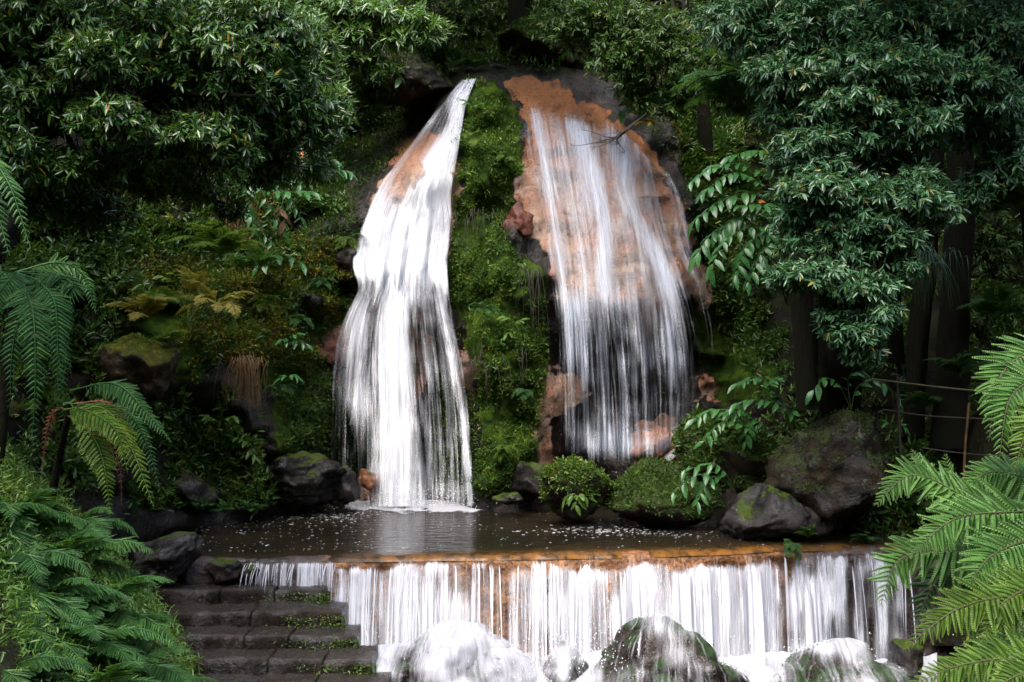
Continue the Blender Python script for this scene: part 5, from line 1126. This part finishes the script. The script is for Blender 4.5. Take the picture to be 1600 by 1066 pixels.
# dark fine-leaved tree above the crest
tree('fine_leaved_tree', 'dark fine leaved tree hanging over the orange crest', (1040,60,22), [([(1110,300,24),(1090,100,23.5),(1050,-60,23)], .18, .10)],
     [dict(clumps=[(900,40,21.5,90,50,.6,260),(980,90,21.2,70,50,.6,260),(1050,60,21,80,60,.6,260),(960,30,21.3,90,40,.6,220),(1060,150,21.4,50,40,.5,140),(1100,100,20.5,60,60,.6,160),(1000,150,21.6,40,30,.4,90)], matk='under', L=.13, Wf=.3, per=12, limbs_from=(1050,0,22.5), seed=14, droop=.3)])
tree('fine_leaved_tree', 'dark tree filling the gap behind the white fall crest', (640,-20,25), [([(560,200,25.5),(570,60,25.5),(590,-100,25.5)], .22, .15), ([(480,260,24),(470,120,24),(480,-60,24)], .16, .1)],
     [dict(clumps=[(560,90,22.2,80,50,.6,230),(500,130,22.4,60,70,.6,200),(640,40,23.5,70,50,.8,180),(590,130,23,50,30,.4,100),(720,30,25,90,50,1,160),(800,0,25.5,100,40,1,160),(880,10,25,80,40,1,120)], matk='under', L=.16, Wf=.3, per=12, limbs_from=(580,-20,24.5), seed=15)])
# trees added around the gorge, mostly out of view, to block sky light
rs0 = np.random.default_rng(77)
FL = ['tall tree rising behind the fine leaved tree at the upper left', 'tall tree closing the sky behind the boulder above the left fall', 'tall tree closing the sky behind the orange crest', 'tall tree closing the sky behind the layered narrow leaved tree', 'tall tree beyond the left frame edge on the upper bank', 'tall tree beyond the right frame edge on the upper slope', 'tree whose boughs hang just above the crest of the falls', 'tall near tree leaning over from beyond the left frame edge', 'tall near tree leaning over from beyond the right frame edge']
for i, (px, py, Y, rx, rz, ry) in enumerate([(300,-260,24,380,170,3.5),(700,-300,30,420,190,3),(1050,-280,29,380,170,3),(1400,-240,25,360,160,4),(-300,-100,19,300,300,5),(1900,-100,19,300,300,5),(800,-130,23.5,330,70,2.2),(-200,-500,14,400,300,5),(1800,-520,14,400,300,5)]):
    root = thing('forest_tree', P(px, 300, Y + 1), FL[i], 'tree', 'forest trees around the gorge')
    trunk(root, [(px, 300, Y + 1), (px + 10, py, Y + .5)], .3, .15)
    crown(root, [(px + rs0.normal() * rx * .4, py + rs0.normal() * rz * .4, Y + rs0.normal() * 1.0, rx * .6, rz * .6, ry * .6, 150) for _ in range(5)], 'laurel', .36, .45, 8, limbs_from=(px, py, Y), seed=30 + i)

# ------- bare twigs, dry grass, rail
ac = Acc(); rs = np.random.default_rng(9)
base = P(1010,178,21.2)
for j in range(9):
    e = P(880 + rs.uniform(0, 95), 190 + rs.uniform(0, 50), 20.9 + rs.normal() * .15); mid = (base + e) / 2 + np.array([0, 0, -.12]) + .06 * rs.normal(size=3)
    c = spline([base, P(965,215,21.0) + .03 * rs.normal(size=3), mid * .3 + e * .7 + np.array([0, 0, -.05]), e], 16); tube(ac, c, np.linspace(.012, .004, 16), 5)
    for q in range(5):
        a = c[rs.integers(7, 15)]; seg3(ac, a[None], (a + np.array([-.22, 0, .05]) * rs.uniform(.4, 1.2) + .08 * rs.normal(size=3))[None], .005)
tag(link('bare_branch', ac.mesh('bare_branch', M['twig'])), 'bare thin twigs hanging in front of the orange crest', 'branch')
ac = Acc()
tube(ac, spline(path((1120,118,16.5),(1160,108,16),(1230,104,15.6),(1300,112,15.4)), 20), np.linspace(.01, .035, 20), 6, .1)
tube(ac, spline(path((1060,150,16.8),(1090,125,16.6),(1120,118,16.5)), 8), np.linspace(.006, .01, 8), 5)
tag(link('bare_branch', ac.mesh('bare_branch', M['bark'])), 'dark leafless branch running out from the layered tree', 'branch')
def blades(name, label, px, py, Y, n, spread, L, matk, cat, seed, drop=1.0):
    rs = np.random.default_rng(seed); ac = Acc(); c = P(px, py, Y); b = c + rs.normal(size=(n, 3)) * np.array([spread, .1, spread * .4])
    V = []; Fs = []
    for i in range(n):
        t = np.linspace(0, 1, 6)[:, None]; dx = rs.normal() * .22; l = L * rs.uniform(.6, 1.1)
        cc = b[i] + np.concatenate([dx * t * l, -.25 * l * np.sqrt(t) - .05, l * (.25 * t * (1 - t) * 2 - drop * t ** 1.6)], 1)
        w = .006 * (1 - t * .8); s = np.array([1, .2, 0])
        ac.add(np.concatenate([cc - s * w, cc + s * w]), np.stack([np.arange(5), np.arange(1, 6), np.arange(7, 12), np.arange(6, 11)], 1), rs.uniform(0, .9))
    tag(link(name, ac.mesh(name, M[matk])), label, cat)
blades('dry_grass', 'brown clump of dead grass hanging beside the dark bank rocks', 388, 560, 19.0, 120, .13, .8, 'drygrass', 'dead grass', 1)
blades('dry_grass', 'straw coloured hanging stems below the ochre moss patch', 380, 320, 20.3, 90, .15, .8, 'drygrass', 'dead grass', 2)
blades('grass_tuft', 'dark strappy grass arching behind the layered right tree', 1440, 400, 17.4, 90, .2, 1.1, 'willow', 'grass', 3, .7)
rail = thing('rope_rail', P(1450, 700, 17.2), 'old rope and pole rail crossing the dim slope on the right', 'rail')
def tubeo(name, pts, r, mat):
    ac = Acc(); tube(ac, spline(path(*pts), 24), r, 6, .1); link(name, ac.mesh(name, M[mat], rail), rail)
tubeo('rope', [(1362,592,17.2),(1450,603,17.0),(1545,612,16.6),(1640,612,16.2)], .014, 'rachis')
tubeo('rope', [(1380,640,17.3),(1450,650,17.1),(1545,655,16.7),(1640,660,16.2)], .012, 'twig')
tubeo('rope', [(1440,700,17.1),(1500,708,16.9),(1560,712,16.7),(1640,712,16.2)], .012, 'twig')
tubeo('post', [(1505,770,16.8),(1508,700,16.8),(1514,630,16.8)], .02, 'drygrass')
tubeo('post', [(1408,720,17.2),(1405,660,17.2),(1402,585,17.2)], .022, 'twig')

# ------- ground cover
def scatter_cliff(n, polys, soft=6, seed=1, thin=None):
    rs = np.random.default_rng(seed); X = []; Yv = []
    for poly, share in polys:
        q = np.array(poly); a, b = q.min(0), q.max(0); m = int(n * share * 3)
        x = rs.uniform(a[0], b[0], m); y = rs.uniform(a[1], b[1], m); k_ = rs.random(m) < inpoly(x, y, poly, soft); X.append(x[k_][:int(n * share)]); Yv.append(y[k_][:int(n * share)])
    x = np.concatenate(X); y = np.concatenate(Yv)
    if thin is not None: k_ = rs.random(len(x)) < thin(x, y); x, y = x[k_], y[k_]
    p, nn = cliff_sample(x, y); return x, y, p, nn, rs
def tufts(name, label, cat, n, polys, matk, L, Wf, per, seed, lift=.02, thin=None, up=.4, tonef=None):
    x, y, p, nn, rs = scatter_cliff(n, polys, seed=seed, thin=thin); m = len(x)
    P0 = np.repeat(p + nn * lift, per, 0) + rs.normal(size=(m * per, 3)) * L * .35; NN = np.repeat(nn, per, 0)
    d = norm(NN * .6 + np.array([0, -.2, up]) + .75 * rs.normal(size=NN.shape)); nr = norm(NN + np.array([0, 0, .8]) + .4 * rs.normal(size=NN.shape))
    l = L * rs.uniform(.5, 1.3, m * per)
    tone = np.repeat(np.clip(.45 + .55 * fbm(np.stack([x / 26, y / 26, 0 * x + seed], -1), 3) + .12 * rs.normal(size=m), .02, .93), per)
    tone = np.where(rs.random(m * per) < .004, .985, tone)
    ac = Acc(); leaves(ac, P0, d, nr, l, l * Wf, tone)
    tag(link(name, ac.mesh(name, M[matk])), label, cat, kind='stuff')
BUT = [(735,122),(795,140),(818,190),(812,270),(800,320),(782,350),(800,390),(850,440),(855,560),(838,700),(800,775),(745,775),(752,600),(705,470),(700,420),(712,300),(715,190)]
LB = [(430,370),(560,380),(560,470),(500,530),(480,600),(400,560),(330,560),(300,600),(270,400)]
nz = lambda sc, k, lo_, hi: (lambda x, y: sstep(lo_, hi, fbm(np.stack([x / sc, y / sc, 0 * x + k], -1), 3)))
tufts('moss', 'bright green moss and tiny ferns coating the buttress between the falls', 'moss', 17000, [(BUT, 1)], 'moss', .055, .5, 2, 1, thin=nz(24, 1, -.35, .3))
tufts('moss_leaves', 'little leafy plants sprinkled over the moss buttress', 'small plants', 1500, [(BUT, 1)], 'sprig', .085, .34, 4, 2, .04, thin=nz(30, 2, -.1, .5))
tufts('moss', 'olive moss and small leaves over the left bank', 'moss', 21000, [(LB, .7), ([(180,300),(430,250),(440,420),(180,480)], .3)], 'moss_olive', .065, .45, 2, 3, thin=nz(30, 3, -.9, -.1))
tufts('moss_leaves', 'small glossy leaves scattered over the green left bank', 'small plants', 1900, [(LB, 1)], 'under', .11, .34, 5, 4, .05, thin=nz(40, 4, -.3, .4))
tufts('moss', 'dark moss behind the thin strands of the white fall', 'moss', 6000, [([(500,600),(600,600),(600,745),(505,745)], .5), ([(670,560),(745,620),(750,770),(680,770)], .5)], 'moss_deep', .06, .5, 2, 5)
tufts('undergrowth', 'tangle of leaves and shadowy plants over the dim left bank', 'undergrowth', 6500, [([(-60,260),(480,220),(480,400),(300,430),(180,470),(140,760),(-60,760)], .8), ([(150,620),(400,600),(420,790),(200,800)], .2)], 'under', .13, .33, 7, 6, .08, thin=nz(60, 6, -.5, .3))
tufts('undergrowth', 'dark leafy growth over the steep ground behind the falls', 'undergrowth', 7500, [([(440,-30),(1140,-30),(1140,120),(960,110),(740,95),(560,200),(540,340),(440,340)], .6), ([(1040,120),(1140,100),(1200,500),(1130,520),(1090,360)], .4)], 'under', .14, .3, 7, 7, .08, thin=nz(60, 7, -.9, -.1))
tufts('undergrowth', 'dim ferny growth over the shaded right hand slope', 'undergrowth', 5200, [([(1140,-30),(1640,-30),(1640,560),(1140,560)], .5), ([(1130,480),(1640,480),(1640,880),(1390,880),(1200,640)], .5)], 'under', .14, .3, 7, 8, .08, thin=nz(70, 8, -.8, .0))
tufts('moss', 'dark moss and small leaves in the hollow beside the upper white fall', 'moss', 5000, [([(470,150),(690,120),(650,210),(600,270),(560,310),(560,370),(470,400)], .6), ([(430,540),(530,560),(520,720),(440,700)], .25), ([(960,100),(1140,100),(1140,420),(1080,420),(1060,270),(990,190)], .15)], 'moss_deep', .07, .45, 3, 21, .04)
tufts('undergrowth', 'leafy growth crowding the rocks around the crest of the falls', 'undergrowth', 1500, [([(470,120),(720,60),(960,60),(1060,150),(1010,190),(900,120),(740,100),(650,150),(560,280),(470,400)], 1)], 'under', .12, .3, 6, 22, .06, thin=nz(40, 22, -.5, .2))
tufts('leafy_creeper', 'bright leafy creeper trailing down the bank to the pool', 'creeper', 900, [([(300,650),(370,660),(400,700),(400,790),(350,790),(340,700),(280,700)], 1)], 'sprig', .10, .36, 6, 9, .12)
def on_boulder(key, name, label, n, matk, L, Wf, per, seed, up=.1, cat='moss', front=True):
    o, V, Fs = B[key]; rs = np.random.default_rng(seed); c = V[Fs].mean(1); fn = norm(np.cross(V[Fs[:, 1]] - V[Fs[:, 0]], V[Fs[:, 2]] - V[Fs[:, 0]]))
    ok = np.nonzero((fn[:, 2] > up + .25 * fbm(c * 2.2 + seed, 3)) & (fn[:, 1] < .5))[0]; i = rs.choice(ok, n); w_ = rs.dirichlet((1, 1, 1), n); p = (V[Fs[i]] * w_[..., None]).sum(1); nn = fn[i]
    P0 = np.repeat(p, per, 0) + rs.normal(size=(n * per, 3)) * L * .3; NN = np.repeat(nn, per, 0); d = norm(NN * .7 + .75 * rs.normal(size=NN.shape) + np.array([0, -.15, .1])); l = L * rs.uniform(.5, 1.2, n * per)
    ac = Acc(); leaves(ac, P0, d, norm(NN + np.array([0, 0, .6]) + .4 * rs.normal(size=NN.shape)), l, l * Wf, np.clip(rs.uniform(.1, .9, n * per), 0, .93))
    link(name, ac.mesh(name, M[matk], o), o, kind='stuff')
on_boulder('yellowmoss', 'moss', '', 1500, 'moss', .035, .5, 1, 1, .45)
on_boulder('round', 'leafy_sprigs', '', 620, 'sprig', .085, .36, 5, 2, -.15)
on_boulder('round', 'moss', '', 1200, 'moss', .05, .5, 1, 3, -.2)
on_boulder('mound', 'moss', '', 2600, 'moss_deep', .06, .45, 2, 4, -.1)
on_boulder('mound', 'leafy_sprigs', '', 260, 'under', .10, .34, 5, 14, 0)
on_boulder('slope', 'moss', '', 2600, 'moss_deep', .07, .45, 2, 5, -.1)
on_boulder('slope', 'leafy_sprigs', '', 420, 'under', .13, .34, 6, 15, 0)
on_boulder('topB', 'moss', '', 1800, 'moss_deep', .07, .45, 2, 6, 0)
on_boulder('topA', 'moss', '', 500, 'moss_deep', .06, .45, 2, 7, .4)
on_boulder('giant', 'moss', '', 700, 'moss_deep', .06, .45, 2, 8, .5)
on_boulder('streamR', 'moss', '', 900, 'moss_deep', .04, .5, 1, 9, .2)
on_boulder('streamC', 'moss', '', 900, 'moss_deep', .04, .5, 1, 10, 0)
# moss cushions at the free ends of the steps
ac = Acc(); rs = np.random.default_rng(3)
for (x0, x1, Y, z1) in steps_geo:
    for n, cx, sp in ((420, x1 - .05, .16), (160, x1 - .55, .25)):
        p = np.stack([np.minimum(cx + rs.normal(size=n) * sp, x1 + .04), np.full(n, Y - .015), z1 - .24 + rs.uniform(-.14, .2, n)], 1)
        leaves(ac, p, norm(rs.normal(size=(n, 3)) + np.array([.2, -.6, .2])), norm(rs.normal(size=(n, 3)) * .4 + np.array([0, -.5, 1])), .04 * rs.uniform(.5, 1.4, n), .018, rs.uniform(0, .9, n))
link('moss', ac.mesh('moss', M['sprig'], stx), stx, kind='stuff')
# fine undergrowth over the near left bank
rs = np.random.default_rng(8); n = 7000
gyv = rs.uniform(7.2, 15.4, n); gxv = np.interp(gyv, [4, 9, 10, 14, 15.3], [-1.2, -2.0, -2.15, -3.95, -4.75]) - rs.uniform(-.02, 1, n) ** 1.3 * 3.2 - .12
p = np.stack([gxv, gyv, ground_z(gxv, gyv)], 1); per = 6
P0 = np.repeat(p, per, 0) + rs.normal(size=(n * per, 3)) * np.array([.06, .06, .05]) + np.array([0, 0, .1]); d = norm(rs.normal(size=P0.shape) + np.array([.35, -.25, .35]))
l = .075 * rs.uniform(.5, 1.3, len(P0)); tone = np.repeat(np.clip(.35 + .4 * fbm(p * 1.5, 2), .03, .93), per)
ac = Acc(); leaves(ac, P0, d, norm(rs.normal(size=P0.shape) * .5 + np.array([0, -.2, 1])), l, l * .22, tone)
tag(link('undergrowth', ac.mesh('undergrowth', M['sprig'])), 'fine leafy undergrowth between the near ferns and the steps', 'undergrowth', kind='stuff')
# undergrowth over the near right bank
n = 3000; gyv = rs.uniform(6, 16, n); gxv = np.interp(gyv, [4, 8, 13, 15, 17], [2.2, 2.9, 4.9, 5.8, 6.8]) + rs.uniform(.05, 3, n)
p = np.stack([gxv, gyv, ground_z(gxv, gyv)], 1); P0 = np.repeat(p, per, 0) + rs.normal(size=(n * per, 3)) * .08; l = .13 * rs.uniform(.5, 1.3, len(P0))
ac = Acc(); leaves(ac, P0, norm(rs.normal(size=P0.shape) + np.array([-.3, -.3, .5])), norm(rs.normal(size=P0.shape) * .5 + np.array([0, -.2, 1])), l, l * .3, rs.uniform(0, .9, len(P0)))
tag(link('undergrowth', ac.mesh('undergrowth', M['under'])), 'shaded undergrowth under the near right ferns', 'undergrowth', kind='stuff')
# fallen leaf on the steps
o = link('fallen_leaf', leaf_big('yellowleaf')); o.location = P(513, 1062, 14.05) + np.array([0, 0, .02]); o.scale = (.10,) * 3; o.rotation_euler = (R(40), R(-60), R(30))
tag(o, 'small yellow leaf lying on the lowest visible step', 'leaf')

for q, (px, py, Y, sp, L_, lb) in enumerate([(745,335,21.1,.25,.7,'thin dark roots hanging under the bulge of the moss buttress'),(830,420,20.9,.12,.9,'wispy roots dangling at the orange edge of the moss buttress'),(770,560,20.6,.3,.6,'fine roots hanging low on the moss buttress')]):
    blades('hanging_roots', lb, px, py, Y, 22, sp, L_, 'twig', 'roots', 20 + q, 1.3)

plant('leafy_sprig', 'pale green sprig among the yellow ferns above the moss capped boulder', (275,455,18.6), [[(270,440,18.5),(255,432,18.4)], [(280,440,18.5),(292,430,18.4)], [(275,438,18.5),(272,425,18.4)]], .20, 8, matk='sprig')
plant('leafy_sprig', 'yellow green sprig low on the bank beside the trailing creeper', (395,700,19.2), [[(385,690,19.1),(372,684,19.0)], [(395,690,19.1),(402,675,19.0)], [(390,700,19.1),(400,715,19.0)]], .20, 8, matk='sprig')
plant('leafy_sprig', 'bright sprig halfway down the creeper above the pool', (345,665,18.9), [[(335,655,18.8),(322,650,18.7)], [(350,655,18.8),(365,650,18.7)], [(345,655,18.8),(345,640,18.7)]], .20, 9, matk='sprig')
fern(255, 470, 17.9, .55, 8, 'sprig', 'light green fern between the yellow ferns on the left bank', az=(-180, 0), tilt=(-15, 20))
fern(470, 500, 20.3, .42, 7, 'fern', 'little fern on the green mossy bank near the bare stone', az=(-180, 0), tilt=(-20, 20), droopy=1)
fern(415, 470, 20.2, .45, 7, 'fern_lime', 'yellowish little fern on the mossy bank below the glossy leaves', az=(-180, 0), tilt=(-20, 20), droopy=1)
fern(505, 440, 20.9, .40, 7, 'fern', 'small fern under the dark ledge rock by the white fall', az=(-180, 0), tilt=(-20, 20), droopy=1)
fern(745, 215, 21.2, .36, 7, 'sprig', 'small bright fern high on the moss buttress', az=(-170, -10), tilt=(-25, 20), droopy=1)
fern(790, 245, 21.2, .34, 7, 'moss', 'small yellowish fern near the orange edge of the moss buttress', az=(-170, -10), tilt=(-25, 20), droopy=1)
fern(760, 480, 20.7, .40, 7, 'fern', 'small fern in the middle of the moss buttress', az=(-170, -10), tilt=(-25, 20), droopy=1)
fern(790, 700, 20.4, .42, 8, 'fern_lime', 'light fern near the foot of the moss buttress', az=(-170, -10), tilt=(-25, 20), droopy=1)
fern(820, 610, 20.6, .36, 7, 'fern', 'small fern beside the orange patch low on the buttress', az=(-170, -10), tilt=(-25, 20), droopy=1)
